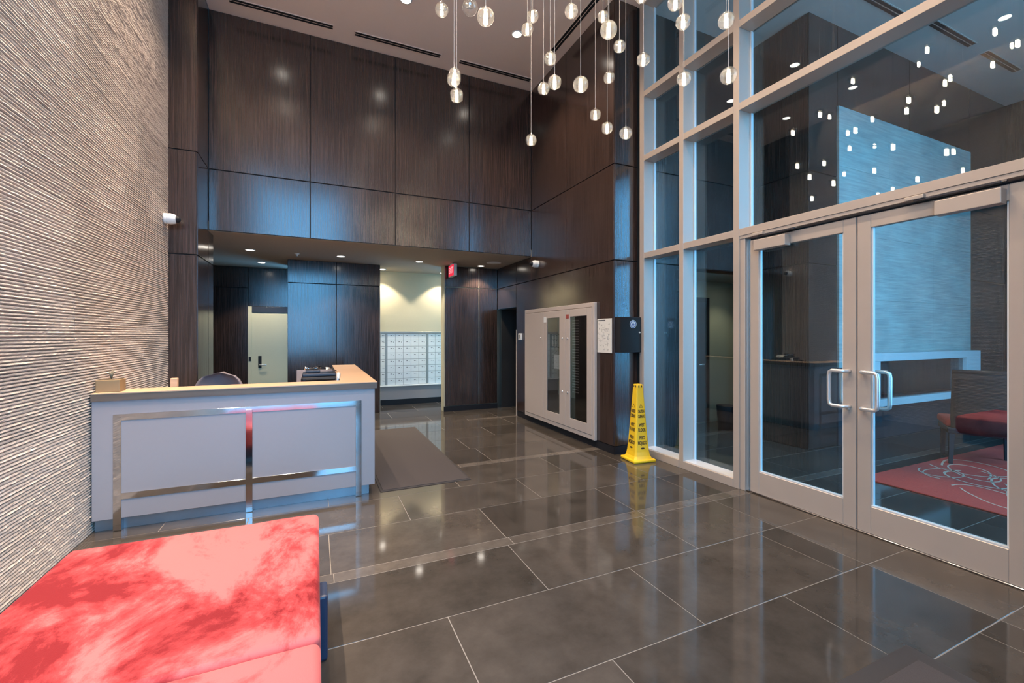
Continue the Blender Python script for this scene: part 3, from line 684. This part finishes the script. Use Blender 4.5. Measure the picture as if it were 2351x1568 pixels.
# ------------------------------------------------------------------ reception desk
YD = 4.28
dk = tag(empty('reception_desk', (-0.5, YD + 0.3, 0)), 'white L-shaped reception desk with tan top and steel inlay strips', 'desk')
x0, x1 = XL + 0.012, 0.505
B('front_panel', 'laminate', x0, YD, 0.095, x1, YD + 0.03, 1.0, dk, 0.002, 1)
B('body', 'laminate', x0, YD + 0.03, 0.095, x1, YD + 0.24, 1.0, dk)
B('return_panel', 'laminate', 0.475, YD + 0.24, 0.095, x1, 6.88, 1.0, dk, 0.002, 1)
B('return_inner_panel', 'laminate', 0.24, YD + 0.25, 0.095, 0.265, 6.88, 1.0, dk)
B('end_panel', 'laminate', -0.25, 6.86, 0.0, 0.5, 6.885, 1.0, dk, 0.002, 1)
B('toe_kick', 'toe', x0, YD + 0.05, 0.0005, x1 - 0.05, YD + 0.07, 0.095, dk); B('return_toe_kick', 'toe', 0.45, YD + 0.07, 0.0005, 0.46, 6.85, 0.095, dk)
B('work_surface', 'tan', x0 + 0.02, YD + 0.24, 0.715, 0.24, YD + 0.85, 0.745, dk, 0.003, 1); B('work_surface', 'tan', -0.42, YD + 0.85, 0.715, 0.24, 6.85, 0.745, dk, 0.003, 1)
B('modesty_support', 'laminate', -0.42, YD + 0.9, 0.0005, -0.395, 6.8, 0.715, dk)
ct = MB().prism([(x0 + 0.5, -0.32), (1.025, -0.32), (1.025, 2.31), (0.715, 2.31), (0.715, -0.03), (x0 + 0.5, -0.03)], 1.052, 1.06).build('counter_top', 'tan', dk)
MB().prism([(x0 + 0.5, -0.318), (1.023, -0.318), (1.023, 2.308), (0.717, 2.308), (0.717, -0.032), (x0 + 0.5, -0.032)], 1.0001, 1.0519).build('counter_edge', 'tan_edge', dk)
ys_ = YD - 0.006
for xc in (-1.387, -0.517, 0.361): B('steel_strip', 'steel', xc - 0.025, ys_, 0.004, xc + 0.025, YD + 0.002, 0.868, dk, 0.001, 1)
for zc in (0.868, 0.262): B('steel_strip', 'steel', -1.412, ys_ + 0.001, zc - 0.024, 0.386, YD + 0.002, zc + 0.024, dk, 0.001, 1)
for xc in (-1.387, -0.517, 0.361): B('strip_foot', 'steel', xc - 0.025, YD, 0.002, xc + 0.025, YD + 0.052, 0.096, dk)

# planter box
pl = tag(empty('planter_box', (-1.46, YD + 0.10, 1.0605)), 'small tan wooden planter box with a dry sprig on the desk end', 'planter')
B('box', 'planter', -1.53, YD + 0.04, 1.0605, -1.385, YD + 0.16, 1.155, pl, 0.004); B('soil', 'soil', -1.52, YD + 0.05, 1.1551, -1.395, YD + 0.15, 1.158, pl)
rp = random.Random(3)
for k in range(9):
    a = rp.uniform(0, 6.28); l_ = rp.uniform(0.03, 0.075); b_ = rp.uniform(0.005, 0.02)
    MB().tube([(0.005, 0, 0.097), (0.005 + b_ * .5 * math.cos(a), b_ * .5 * math.sin(a), 0.097 + l_ * .6), (0.005 + b_ * math.cos(a), b_ * math.sin(a), 0.097 + l_)], [0.0035, 0.006, 0.001], 6).build('sprig_leaf', 'leaf', pl, True)
wpg = B('wooden_peg', 'tan', -1.12, YD + 0.245, 1.0605, -1.07, YD + 0.285, 1.135, None, 0.004); tag(wpg, 'small upright tan wooden block on back edge of the desk top', 'block')
# desk printer / phone cluster
pr = tag(empty('desk_printer', (0.03, 5.0, 0.7455)), 'black desktop printer with open tray on the inner work surface of the desk', 'printer')
B('body', 'black', -0.14, 4.86, 0.7455, 0.20, 5.18, 1.07, pr, 0.02); B('lid', 'dark', -0.13, 4.90, 1.0705, 0.19, 5.16, 1.105, pr, 0.01)
MB().box(-0.12, -0.20, 0.3, 0.14, -0.142, 0.308).build('paper_tray', 'steel', pr)
MB().tube([(0.16, -0.17, 0.10), (0.175, -0.18, 0.30), (0.18, -0.16, 0.36)], 0.022, 10).build('side_post', 'chrome', pr, True)
hs = tag(empty('telephone', (0.02, 5.03, 1.1055)), 'dark telephone with coiled cord resting on the printer', 'phone')
MB().box(-0.12, -0.06, 0.0, 0.02, 0.10, 0.028, 0.008).build('base', 'dark', hs)
MB().tube([(-0.13, -0.04, 0.05), (-0.09, -0.02, 0.042), (-0.02, 0.02, 0.042), (0.02, 0.04, 0.05)], [0.018, 0.012, 0.012, 0.018], 8).build('handset', 'steel', hs, True)
MB().tube([(-0.06 + 0.14 * i / 12, -0.03 + 0.06 * i / 12, 0.03 + 0.035 * math.sin(math.pi * i / 12)) for i in range(13)], 0.005, 6).build('cord', 'black', hs, True)
for k, (dx, dy, ra) in enumerate(((0.125, 0.03, 0.0),)):
    p = MB().grid(lambda u, v: Vector(((u - .5) * .12, (v - .5) * .16, 0.022 * math.sin(4 * u + 1.3 * v) + 0.024)), 8, 6)
    o = p.build('paper_sheet', 'paper', None, True, (0.03 + dx, 5.03 + dy, 1.1055), ra)
    tag(o, 'crumpled white paper sheet on the printer beside the telephone', 'paper')
# desk chair
oc = tag(empty('office_chair', (-1.0, 5.55, 0), R(170)), 'mauve grey office chair behind the reception desk, only its top showing', 'chair')
for k in range(5):
    a = 2 * math.pi * k / 5
    MB().tube([(0, 0, 0.10), (0.29 * math.cos(a), 0.29 * math.sin(a), 0.07)], [0.025, 0.018], 8).build('base_leg', 'black', oc, True)
    MB().lathe([(0.0, -0.012), (0.028, -0.012), (0.028, 0.012), (0.0, 0.012)], 12, (0.29 * math.cos(a), 0.29 * math.sin(a), 0.029), 'X').build('caster', 'black', oc, True)
MB().tube([(0, 0, 0.09), (0, 0, 0.44)], 0.026, 10).build('gas_post', 'black', oc, True)
MB().box(-0.25, -0.24, 0.44, 0.25, 0.25, 0.53, 0.035, 3).build('seat', 'fabric', oc, True)
def ocb(u, v):
    z = 0.56 + 0.53 * v; w = 0.24 * math.sqrt(max(0, 1 - max(0, (v - .45) / .55) ** 3)) * (0.85 + .15 * min(1, v * 3)); x = (2 * u - 1) * w
    return Vector((x, -0.24 - 0.06 * v + 0.10 * ((2 * u - 1) ** 2), z))
m = MB(); m.grid(ocb, 14, 12); m.grid(lambda u, v: ocb(u, v) + Vector((0, 0.06, 0)), 14, 12)
for v in (0, 1): m.grid(lambda u, t, v=v: ocb(u, v) + Vector((0, 0.06 * t, 0)), 14, 1)
for u in (0, 1): m.grid(lambda t, v, u=u: ocb(u, v) + Vector((0, 0.06 * t, 0)), 1, 12)
bmesh.ops.remove_doubles(m.bm, verts=m.bm.verts, dist=0.0005); m.build('backrest', 'fabric', oc, True)
MB().tube([(0, -0.12, 0.46), (0, -0.3, 0.47), (0, -0.30, 0.72)], 0.022, 8).build('back_bar', 'black', oc, True)

# ------------------------------------------------------------------ red ottoman in the foreground
ot = tag(empty('velvet_ottoman', (-0.54, 1.9, 0)), 'large red velvet ottoman in the foreground beside the stone wall', 'ottoman')
ox0, ox1, oy0, oy1, ozb, ozt = -1.10, 0.015, 1.38, 2.82, 0.22, 0.45
def cushion(y0, y1, name):
    m = MB().box(ox0 + 0.54, y0 - 1.9, ozb, ox1 + 0.54, y1 - 1.9, ozt, 0.028, 4)
    tops = [f for f in m.bm.faces if f.normal.z > 0.99 and f.calc_area() > 0.1]
    bmesh.ops.subdivide_edges(m.bm, edges=list({e for f in tops for e in f.edges}), cuts=14, use_grid_fill=True)
    for v in m.bm.verts:
        if v.co.z > ozt - 0.001:
            v.co.z += 0.006 * math.sin(7 * v.co.x + 2) * math.sin(5 * v.co.y) - 0.0
    return m.build(name, 'velvet', ot, True)
cushion(1.655, oy1, 'cushion'); cushion(oy0, 1.648, 'cushion')
B('base', 'navy', -1.04, 1.44, 0.10, -0.03, 2.76, ozb, ot, 0.004)
for lx, ly in ((-1.0, 1.52), (-0.02, 1.52), (-1.0, 2.25), (-0.02, 2.25)):
    MB().box(lx + 0.54 - 0.07, ly - 1.9 - 0.07, 0.0, lx + 0.54 + 0.07, ly - 1.9 + 0.07, 0.30 if lx > -.5 else 0.2, 0.012, 2).build('leg', 'navy', ot)

# ------------------------------------------------------------------ floor mats
fm = tag(empty('floor_mat', (1.0, 5.7, 0)), 'long charcoal floor mat beside the reception desk', 'mat')
B('border', 'mat_edge', 0.56, 4.30, 0.0006, 1.47, 7.12, 0.006, fm, 0.002, 1); B('carpet', 'mat', 0.585, 4.325, 0.003, 1.445, 7.095, 0.010, fm)
f2 = tag(empty('floor_mat', (1.6, 0.5, 0)), 'charcoal entrance mat at the bottom right corner of the floor', 'mat')
B('border', 'mat_edge', 1.0, -0.6, 0.0006, 2.60, 1.14, 0.006, f2, 0.002, 1); B('carpet', 'mat', 1.05, -0.55, 0.003, 2.52, 1.06, 0.010, f2)

# ------------------------------------------------------------------ mailboxes
mb = tag(empty('mailbox_unit', (2.0, 9.57, 0.4)), 'wall of small silver mailbox doors in the beige alcove', 'mailboxes')
my = 9.555
B('frame', 'mail_gap', 1.14, my, 0.42, 2.92, 9.599, 1.55, mb); B('top_trim', 'mail_gap', 1.14, my - 0.02, 1.53, 2.92, 9.599, 1.575, mb, 0.003, 1); B('shelf_lip', 'white', 1.14, my - 0.05, 0.40, 2.92, 9.599, 0.425, mb, 0.003, 1)
B('base_panel', 'laminate', 1.14, 9.57, 0.116, 2.92, 9.599, 0.40, mb)
for xx in (1.36, 2.24): B('divider', 'mail_gap', xx - 0.02, my - 0.016, 0.426, xx + 0.02, my, 1.53, mb)
cols = [1.15 + 0.095 * i for i in range(2)] + [1.385 + 0.167 * i for i in range(5)] + [2.265 + 0.155 * i for i in range(4)]
wid = [0.09] * 2 + [0.162] * 5 + [0.15] * 4
dme = None; sme = None; kme = None; hz = (1.53 - 0.428) / 8
for x_, w_ in zip(cols, wid):
    for r in range(8):
        zc = 0.428 + (r + 0.5) * hz
        if dme is None:
            o = MB().box(-0.5, -0.008, -hz / 2 + 0.004, 0.5, 0.0, hz / 2 - 0.004).build('mailbox_door', 'mailbox', mb); dme = o.data
            s_ = MB().box(-0.017, -0.0095, -0.006, 0.017, -0.008, 0.004).build('name_slot', 'ink', o); sme = s_.data
            k_ = MB().lathe([(0.0, -0.013), (0.006, -0.013), (0.006, -0.008)], 10, (0, 0, 0), 'Y').build('key_lock', 'steel', o); kme = k_.data
        else:
            o = share('mailbox_door', dme, mb, (0, 0, 0)); s_ = share('name_slot', sme, o, (0, 0, 0)); k_ = share('key_lock', kme, o, (0, 0, 0))
        o.location = (x_ + w_ / 2 - 2.0, my - 9.57, zc - 0.4); o.scale = (w_ - 0.003, 1, 1)
        s_.location = (0, 0, 0.03); s_.scale = (1 / (w_ - 0.003), 1, 1); k_.location = (0.28, 0, 0.022); k_.scale = (1 / (w_ - 0.003), 1, 1)

# ------------------------------------------------------------------ alarm cabinet on the right wall
fc = tag(empty('alarm_cabinet', (XR, 5.86, 0.1)), 'wide beige fire alarm cabinet with two glazed doors on the wood wall', 'cabinet')
xa, xb = XR - 0.045, XR - 0.001
zb, zt = 0.10, 1.935
B('back', 'panel_black', XR - 0.012, 4.83, zb + 0.02, xb, 6.90, zt - 0.02, fc)
for a, b in ((4.81, 4.86), (6.87, 6.915)): B('frame', 'cab', xa, a, zb, xb, b, zt, fc, 0.004, 1)
for a, b in ((zb, zb + 0.06), (zt - 0.06, zt)): B('frame', 'cab', xa, 4.86, a, xb, 6.87, b, fc, 0.004, 1)
dd = B('blank_door', 'cab', xa - 0.006, 6.225, zb + 0.065, xa + 0.012, 6.868, zt - 0.065, fc, 0.003, 1)
def gdoor(y0, y1, gy0, gy1):
    za, zc = zb + 0.065, zt - 0.065; g0, g1 = zb + 0.20, zt - 0.17
    d_ = B('glazed_door', 'cab', xa - 0.006, y0, za, xa + 0.012, gy0, zc, fc, 0.002, 1)
    for q in ((gy1, za, y1, zc), (gy0, za, gy1, g0), (gy0, g1, gy1, zc)): B('door_rail', 'cab', xa - 0.006, q[0], q[1], xa + 0.012, q[2], q[3], fc, 0.002, 1)
    B('door_glass', 'cab_glass', xa, gy0, g0, xa + 0.003, gy1, g1, fc)
    return g0, g1
g0, g1 = gdoor(5.53, 6.22, 5.71, 6.10); gdoor(4.865, 5.525, 4.98, 5.41)
xi = XR - 0.03
B('control_panel', 'panel_grey', xi, 5.69, g0 - 0.01, xi + 0.017, 6.13, g1 + 0.01, fc)
B('display', 'panel_black', xi - 0.006, 5.71, 1.30, xi, 6.02, 1.52, fc)
for k in range(3): B('display_strip', 'panel_grey', xi - 0.008, 5.74 + 0.09 * k, 1.32, xi - 0.006, 5.77 + 0.09 * k, 1.50, fc)
B('notice', 'label_white', xi - 0.003, 5.72, 0.98, xi, 5.90, 1.20, fc)
for k in range(28):
    z_ = 1.70 - 0.038 * k
    B('indicator_row', 'grey_ink', XR - 0.016, 5.22, z_, XR - 0.012, 5.40, z_ + 0.012, fc)
B('annunciator', 'panel_black', XR - 0.02, 4.96, g0, XR - 0.012, 5.22, g1, fc)
for yy, zz in ((6.30, 1.45), (5.62, 1.45), (5.47, 1.45), (5.62, 0.66), (5.47, 0.66)):
    MB().lathe([(0.0, -0.012), (0.012, -0.012), (0.014, 0.0)], 12, (xa - 0.006 - XR, yy - 5.86, zz - 0.1), 'X').build('key_lock', 'chrome', fc, True)
B('door_label', 'label_white', xa - 0.008, 6.12, 1.70, xa - 0.006, 6.20, 1.79, fc); B('door_label', 'label_red', xa - 0.008, 5.44, 1.74, xa - 0.006, 5.52, 1.80, fc)
# notice sheet, key box, reader
pn = tag(empty('notice_sheet', (XR, 4.64, 1.49)), 'framed paper notice with a line diagram beside the alarm cabinet', 'notice')
B('sheet', 'paper', XR - 0.008, 4.49, 1.27, XR - 0.001, 4.795, 1.71, pn, 0.001, 1)
rp = random.Random(11)
B('title_line', 'ink', XR - 0.0095, 4.62, 1.685, XR - 0.008, 4.77, 1.695, pn)
m = MB()
for k in range(70):
    y_, z_ = rp.uniform(4.52, 4.76), rp.uniform(1.30, 1.64); l_ = rp.uniform(0.01, 0.05)
    if rp.random() < .6: m.box(-0.0093, y_ - 4.64, z_ - 1.49, -0.0081, min(y_ + l_, 4.785) - 4.64, z_ + 0.003 - 1.49)
    else: m.box(-0.0093, y_ - 4.64, z_ - 1.49, -0.0081, y_ + 0.003 - 4.64, min(z_ + l_, 1.66) - 1.49)
m.build('diagram_lines', 'grey_ink', pn)['kind'] = 'stuff'
kb = tag(empty('document_box', (3.58, YR, 1.5)), 'black wall box with round blue and white emblem at the end of the wood wall', 'box')
B('body', 'black', 3.42, YR - 0.09, 1.28, 3.745, YR - 0.001, 1.725, kb, 0.004); B('door', 'panel_black', 3.425, YR - 0.098, 1.285, 3.74, YR - 0.091, 1.72, kb, 0.002, 1)
ey = -0.0995
em = MB().lathe([(0.0, 0.0), (0.052, 0.0)], 32, (0.035, ey, 0.135), 'Y').build('emblem', 'label_white', kb)
MB().lathe([(0.036, 0.0), (0.046, 0.0)], 32, (0.035, ey - 0.0008, 0.135), 'Y').build('emblem_ring', 'blue', em)
m = MB()
for a in range(3):
    t = a * 2 * math.pi / 3 + math.pi / 2; cx, cz = 0.035 + 0.014 * math.cos(t), 0.135 + 0.014 * math.sin(t)
    m.lathe([(0.0, 0.0), (0.011, 0.0)], 14, (cx, ey - 0.0008, cz), 'Y')
m.build('emblem_mark', 'blue', em)
MB().lathe([(0.0, -0.014), (0.010, -0.014), (0.011, 0.0)], 12, (0.135, -0.098, 0.03), 'Y').build('key_lock', 'chrome', kb, True)
cr = tag(empty('card_reader', (XR, 7.17, 1.47)), 'small white card reader on the wall by the side opening', 'reader')
B('body', 'white', XR - 0.028, 7.11, 1.41, XR - 0.001, 7.23, 1.53, cr, 0.006); B('face', 'grey_ink', XR - 0.030, 7.135, 1.435, XR - 0.028, 7.205, 1.505, cr)

# ------------------------------------------------------------------ wet floor cone
cn = tag(empty('wet_floor_cone', (3.53, 4.16, 0), R(-6)), 'tall yellow four-sided caution cone standing before the glass partition', 'cone')
MB().box(-0.15, -0.15, 0.0, 0.15, 0.15, 0.035, 0.012, 3).build('base', 'yellow', cn, True)
prof = [(0.125, 0.035), (0.108, 0.07), (0.098, 0.12), (0.088, 0.22), (0.062, 0.60), (0.043, 0.895), (0.038, 0.91)]
def hw(z):
    for (a, za), (b, zb_) in zip(prof, prof[1:]):
        if za <= z <= zb_: return a + (b - a) * (z - za) / (zb_ - za)
m = MB(); prev = None
for h_, z_ in prof:
    c_ = 0.18 * h_
    ring = [m.bm.verts.new((x, y, z_)) for x, y in ((-h_ + c_, -h_), (h_ - c_, -h_), (h_, -h_ + c_), (h_, h_ - c_), (h_ - c_, h_), (-h_ + c_, h_), (-h_, h_ - c_), (-h_, -h_ + c_))]
    if prev:
        for i in range(8): m.bm.faces.new((prev[i], prev[(i + 1) % 8], ring[(i + 1) % 8], ring[i]))
    prev = ring
m.bm.faces.new(prev); m.build('body', 'yellow', cn)
slope = math.atan((0.088 - 0.043) / (0.895 - 0.22))
lines = [('CAUTION', 0.590, 0.052, 0.44), ('CUIDADO', 0.533, 0.052, 0.46), ('WET', 0.430, 0.054, 0.8), ('FLOOR', 0.372, 0.058, 0.66), ('PISO', 0.280, 0.054, 0.85), ('MOJADO', 0.222, 0.058, 0.62)]
for body, z_, sz, sx_ in lines:
    sx_ *= 0.82
    for face in (0, 1):
        h_ = hw(z_) + 0.0012
        if face == 0: text('lettering', body, sz, 'brown_ink', cn, (0, -h_, z_), (R(90) - slope, 0, 0), 0.0008, sx_)
        else: text('lettering', body, sz, 'brown_ink', cn, (-h_, 0, z_), (R(90) - slope, 0, R(-90)), 0.0008, sx_)
for face in (0, 1):
    h_ = hw(0.16) + 0.0012; mm_ = MB().lathe([(0.0, -0.0008), (0.026, -0.0008), (0.026, 0.0008), (0.0, 0.0008)], 16, (0, 0, 0), 'Y')
    o = mm_.build('print_mark', 'brown_ink', cn); o.scale = (1, 1, 0.4); o.location = (0, -h_, 0.16) if face == 0 else (-h_, 0, 0.16); o.rotation_euler = (-slope, 0, 0) if face == 0 else (-slope, 0, R(-90))
    h_ = hw(0.655) + 0.0012; m = MB()
    o_ = [(-0.026, -0.02), (0.026, -0.02), (0, 0.026)]; i_ = [(-0.017, -0.015), (0.017, -0.015), (0, 0.015)]
    vo = [m.bm.verts.new((x, 0, z)) for x, z in o_]; vi = [m.bm.verts.new((x, 0, z)) for x, z in i_]
    for q in range(3): m.bm.faces.new((vo[q], vo[(q + 1) % 3], vi[(q + 1) % 3], vi[q]))
    o = m.build('warning_triangle', 'brown_ink', cn); o.location = (0, -h_, 0.655) if face == 0 else (-h_, 0, 0.655); o.rotation_euler = (-slope, 0, 0) if face == 0 else (-slope, 0, R(-90))
    for dx_ in (-0.018, 0.018):
        h_ = hw(0.885) + 0.001; o = MB().box(-0.007, -0.001, -0.012, 0.007, 0.001, 0.012).build('top_hole', 'brown_ink', cn)
        o.location = (dx_, -h_, 0.885) if face == 0 else (-h_, dx_, 0.885); o.rotation_euler = (-slope, 0, 0) if face == 0 else (-slope, 0, R(-90))

# ------------------------------------------------------------------ cameras, exit sign, soffit fittings
def dome_camera(loc, d, label):
    t = tag(empty('security_camera', loc), label, 'camera', 'dome security cameras')
    s = d
    MB().lathe([(0.0, 0.0), (0.06, 0.0), (0.06, s * 0.03), (0.0, s * 0.03)], 20, (0, 0, 0), 'X').build('mount', 'white', t, True)
    MB().lathe([(0.058, s * 0.03), (0.062, s * 0.06), (0.052, s * 0.10), (0.040, s * 0.112)], 20, (0, 0, 0), 'X').build('housing', 'white', t, True)
    MB().lathe([(0.040, s * 0.112), (0.034, s * 0.135), (0.02, s * 0.15), (0.0, s * 0.155)], 20, (0, 0, 0), 'X').build('lens_dome', 'black', t, True)
dome_camera((XL + 0.006, 6.02, 2.80), 1, 'white dome security camera on the end of the stone wall')
dome_camera((XR - 0.001, 6.50, 2.69), -1, 'white dome security camera on the right wood wall below the bulkhead')
ex = tag(empty('exit_sign', (2.36, 8.04, ZS)), 'red exit sign hanging from the low soffit edge-on', 'sign')
B('mount', 'white', 2.33, 7.98, ZS - 0.02, 2.39, 8.10, ZS - 0.0005, ex, 0.003); B('housing', 'white', 2.345, 7.86, ZS - 0.245, 2.405, 8.22, ZS - 0.02, ex, 0.006)
B('face', 'exit_red', 2.341, 7.87, ZS - 0.235, 2.345, 8.21, ZS - 0.03, ex)
text('lettering', 'EXIT', 0.16, 'exit_txt', ex, (-0.0205, 0, -0.133), (R(90), 0, R(-90)), 0.0008, 0.9)
sk = tag(empty('sprinkler', (-0.29, 8.09, ZS)), 'small white sprinkler head under the soffit before the dark column', 'sprinkler')
MB().lathe([(0.04, -0.001), (0.038, -0.008), (0.018, -0.018), (0.014, -0.04), (0.0, -0.04)], 18).build('escutcheon', 'white', sk, True); MB().lathe([(0.0, -0.055), (0.02, -0.055), (0.02, -0.052), (0.004, -0.052), (0.004, -0.04)], 14).build('deflector', 'steel', sk, True)
spk = tag(empty('ceiling_speaker', (3.05, 7.62, ZS)), 'round white speaker grille in the low soffit near the right wall', 'speaker')
MB().lathe([(0.0, -0.014), (0.10, -0.014), (0.125, -0.010), (0.13, -0.001)], 28).build('grille', 'white', spk, True); MB().lathe([(0.13, -0.001), (0.14, -0.001), (0.14, -0.006), (0.13, -0.006)], 28).build('rim', 'ceil', spk, True)

# ------------------------------------------------------------------ pendant globes
S = 1.06
seen = [(0.86, 3.20, 3.94), (0.90, 2.66, 3.60), (0.89, 2.35, 3.33), (1.68, 3.31, 4.21), (1.64, 3.33, 4.10), (1.74, 2.79, 3.92), (2.36, 3.25, 4.37), (1.61, 2.16, 3.34), (1.70, 3.04, 3.70),
        (1.77, 3.28, 3.60), (1.62, 2.83, 3.38), (1.60, 2.45, 3.16), (1.01, 3.36, 3.58), (0.91, 3.05, 3.35), (0.90, 2.95, 3.18), (1.67, 3.32, 3.16), (2.34, 2.99, 3.94), (2.42, 3.24, 3.83),
        (2.29, 3.27, 3.48), (2.31, 3.12, 3.30), (2.31, 2.87, 3.15), (2.31, 2.66, 3.63), (2.29, 2.24, 3.64), (2.37, 2.31, 3.31), (2.39, 1.98, 3.51), (2.35, 1.93, 3.12), (2.23, 2.25, 3.76), (2.29, 2.66, 4.11)]
SC = {15: 1.10, 4: 1.0, 27: 1.12, 3: 1.05, 12: 1.09, 13: 1.04, 14: 1.12}
P = [(x * SC.get(i, S), y * SC.get(i, S), 1.5 + (z - 1.5) * SC.get(i, S), i != 1) for i, (x, y, z) in enumerate(seen)]
rq = random.Random(21)
th = R(24.2)
while len(P) < 58:          # the rest of the cluster hangs higher or nearer, above the frame, and shows in the glass
    x, y, z = rq.uniform(0.75, 2.5), rq.uniform(0.9, 3.4), rq.uniform(3.0, 5.0)
    d = x * math.sin(th) + y * math.cos(th)
    if (z - 1.5) / d * 1001 < 810: continue
    if any((x - a) ** 2 + (y - b) ** 2 < 0.02 or ((x - a) ** 2 + (y - b) ** 2 + (z - c) ** 2) < 0.03 for a, b, c, _ in P): continue
    P.append((x, y, z, True))
rad = 0.053
pm = {}
where = ['front', 'middle', 'back']
order = sorted(range(len(P)), key=lambda i: -P[i][2])
def pend(i):
    x, y, z, on = P[i]
    if i < 28:
        wor = {1: 'unlit clear glass globe pendant at the top of the cluster', 15: 'lowest lit glass globe pendant, hanging alone over the back corner', 12: 'upper hidden globe of the tight stack of three at the cluster left', 13: 'middle globe of the tight stack of three at the cluster left',
               14: 'lowest globe of the tight stack of three at the cluster left', 2: 'largest lit glass globe at the upper left beside the unlit one', 0: 'leftmost lit glass globe near the ceiling downlight', 24: 'lit glass globe before the mullion at upper right of cluster',
               25: 'rightmost low lit glass globe before the wide mullion', 23: 'lit glass globe low before the middle mullion', 22: 'lit glass globe high before the middle mullion', 26: 'lit glass globe cut by the top edge before the middle mullion',
               20: 'rightmost of the three lowest globes before the right wood wall', 19: 'middle of the three lowest globes before the right wood wall', 18: 'leftmost of the three lowest globes before the right wood wall',
               21: 'lit glass globe before the left edge of the glass partition', 27: 'lit glass globe mostly above the frame at the partition edge', 7: 'large lit glass globe overlapping a smaller one by the ceiling corner', 6: 'small lit globe just above the large one by the ceiling corner',
               16: 'lit glass globe right of the large one before the wood wall', 17: 'lit glass globe halfway down before the right wood wall', 11: 'largest of the three globes hanging side by side below the ceiling corner', 10: 'middle of the three globes hanging side by side below the ceiling corner',
               9: 'leftmost of the three globes hanging side by side below the ceiling corner', 8: 'lit glass globe overlapping the ceiling slot near the right wall', 5: 'lit glass globe against the ceiling left of the right slot', 3: 'upper globe of the overlapping pair near the second downlight', 4: 'lower globe of the overlapping pair near the second downlight'}
        lab = wor[i]; grp = 'pendant globes in view'
    else:
        lab = 'lit glass globe pendant above the picture, seen only mirrored in the glass partition'; grp = 'pendant globes above the frame'
    t = tag(empty('pendant_light', (x, y, z)), lab, 'pendant light', grp)
    if not pm:
        prof = [(rad * math.sin(math.pi * k / 14), -rad * math.cos(math.pi * k / 14)) for k in range(15)]
        prof[0] = (0, -rad); prof[-1] = (0, rad)
        pm['g'] = MB().lathe(prof, 24).build('glass_globe', 'globe', t, True).data
        pm['t'] = MB().lathe([(0.0, -0.043), (0.010, -0.043), (0.0125, -0.038), (0.012, 0.012), (0.0, 0.012)], 14).build('lamp_tube', 'tube_on', t, True).data
        pm['c'] = MB().lathe([(0.012, 0.014), (0.030, 0.018), (0.046, 0.020), (0.0465, 0.022), (0.030, 0.021), (0.012, 0.018)], 20).build('inner_collar', 'globe_in', t, True).data
        pm['s'] = MB().lathe([(0.0, 0.012), (0.010, 0.012), (0.010, 0.05), (0.005, 0.062), (0.0, 0.062)], 12).build('socket', 'globe_in', t, True).data
        o = MB().tube([(0, 0, 0), (0, 0, 1)], 0.0016, 6).build('cord', 'cord', t); pm['k'] = o.data
        pm['cap'] = MB().lathe([(0.0, -0.02), (0.012, -0.018), (0.016, 0.0), (0.0, 0.0)], 12).build('ceiling_cap', 'white', t, True).data
        ch = list(t.children); cord = o; cap = ch[-1]
        off_t = ch[1].data.copy(); off_t.materials.clear(); off_t.materials.append(M['tube_off']); pm['toff'] = off_t
    else:
        for nm, k in (('glass_globe', 'g'), ('lamp_tube', 't' if on else 'toff'), ('inner_collar', 'c'), ('socket', 's')): share(nm, pm[k], t, (0, 0, 0))
        cord = share('cord', pm['k'], t, (0, 0, 0)); cap = share('ceiling_cap', pm['cap'], t, (0, 0, 0))
    cord.location = (0, 0, 0.06); cord.scale = (1, 1, ZC - z - 0.06); cap.location = (0, 0, ZC - z)
for i in range(len(P)): pend(i)
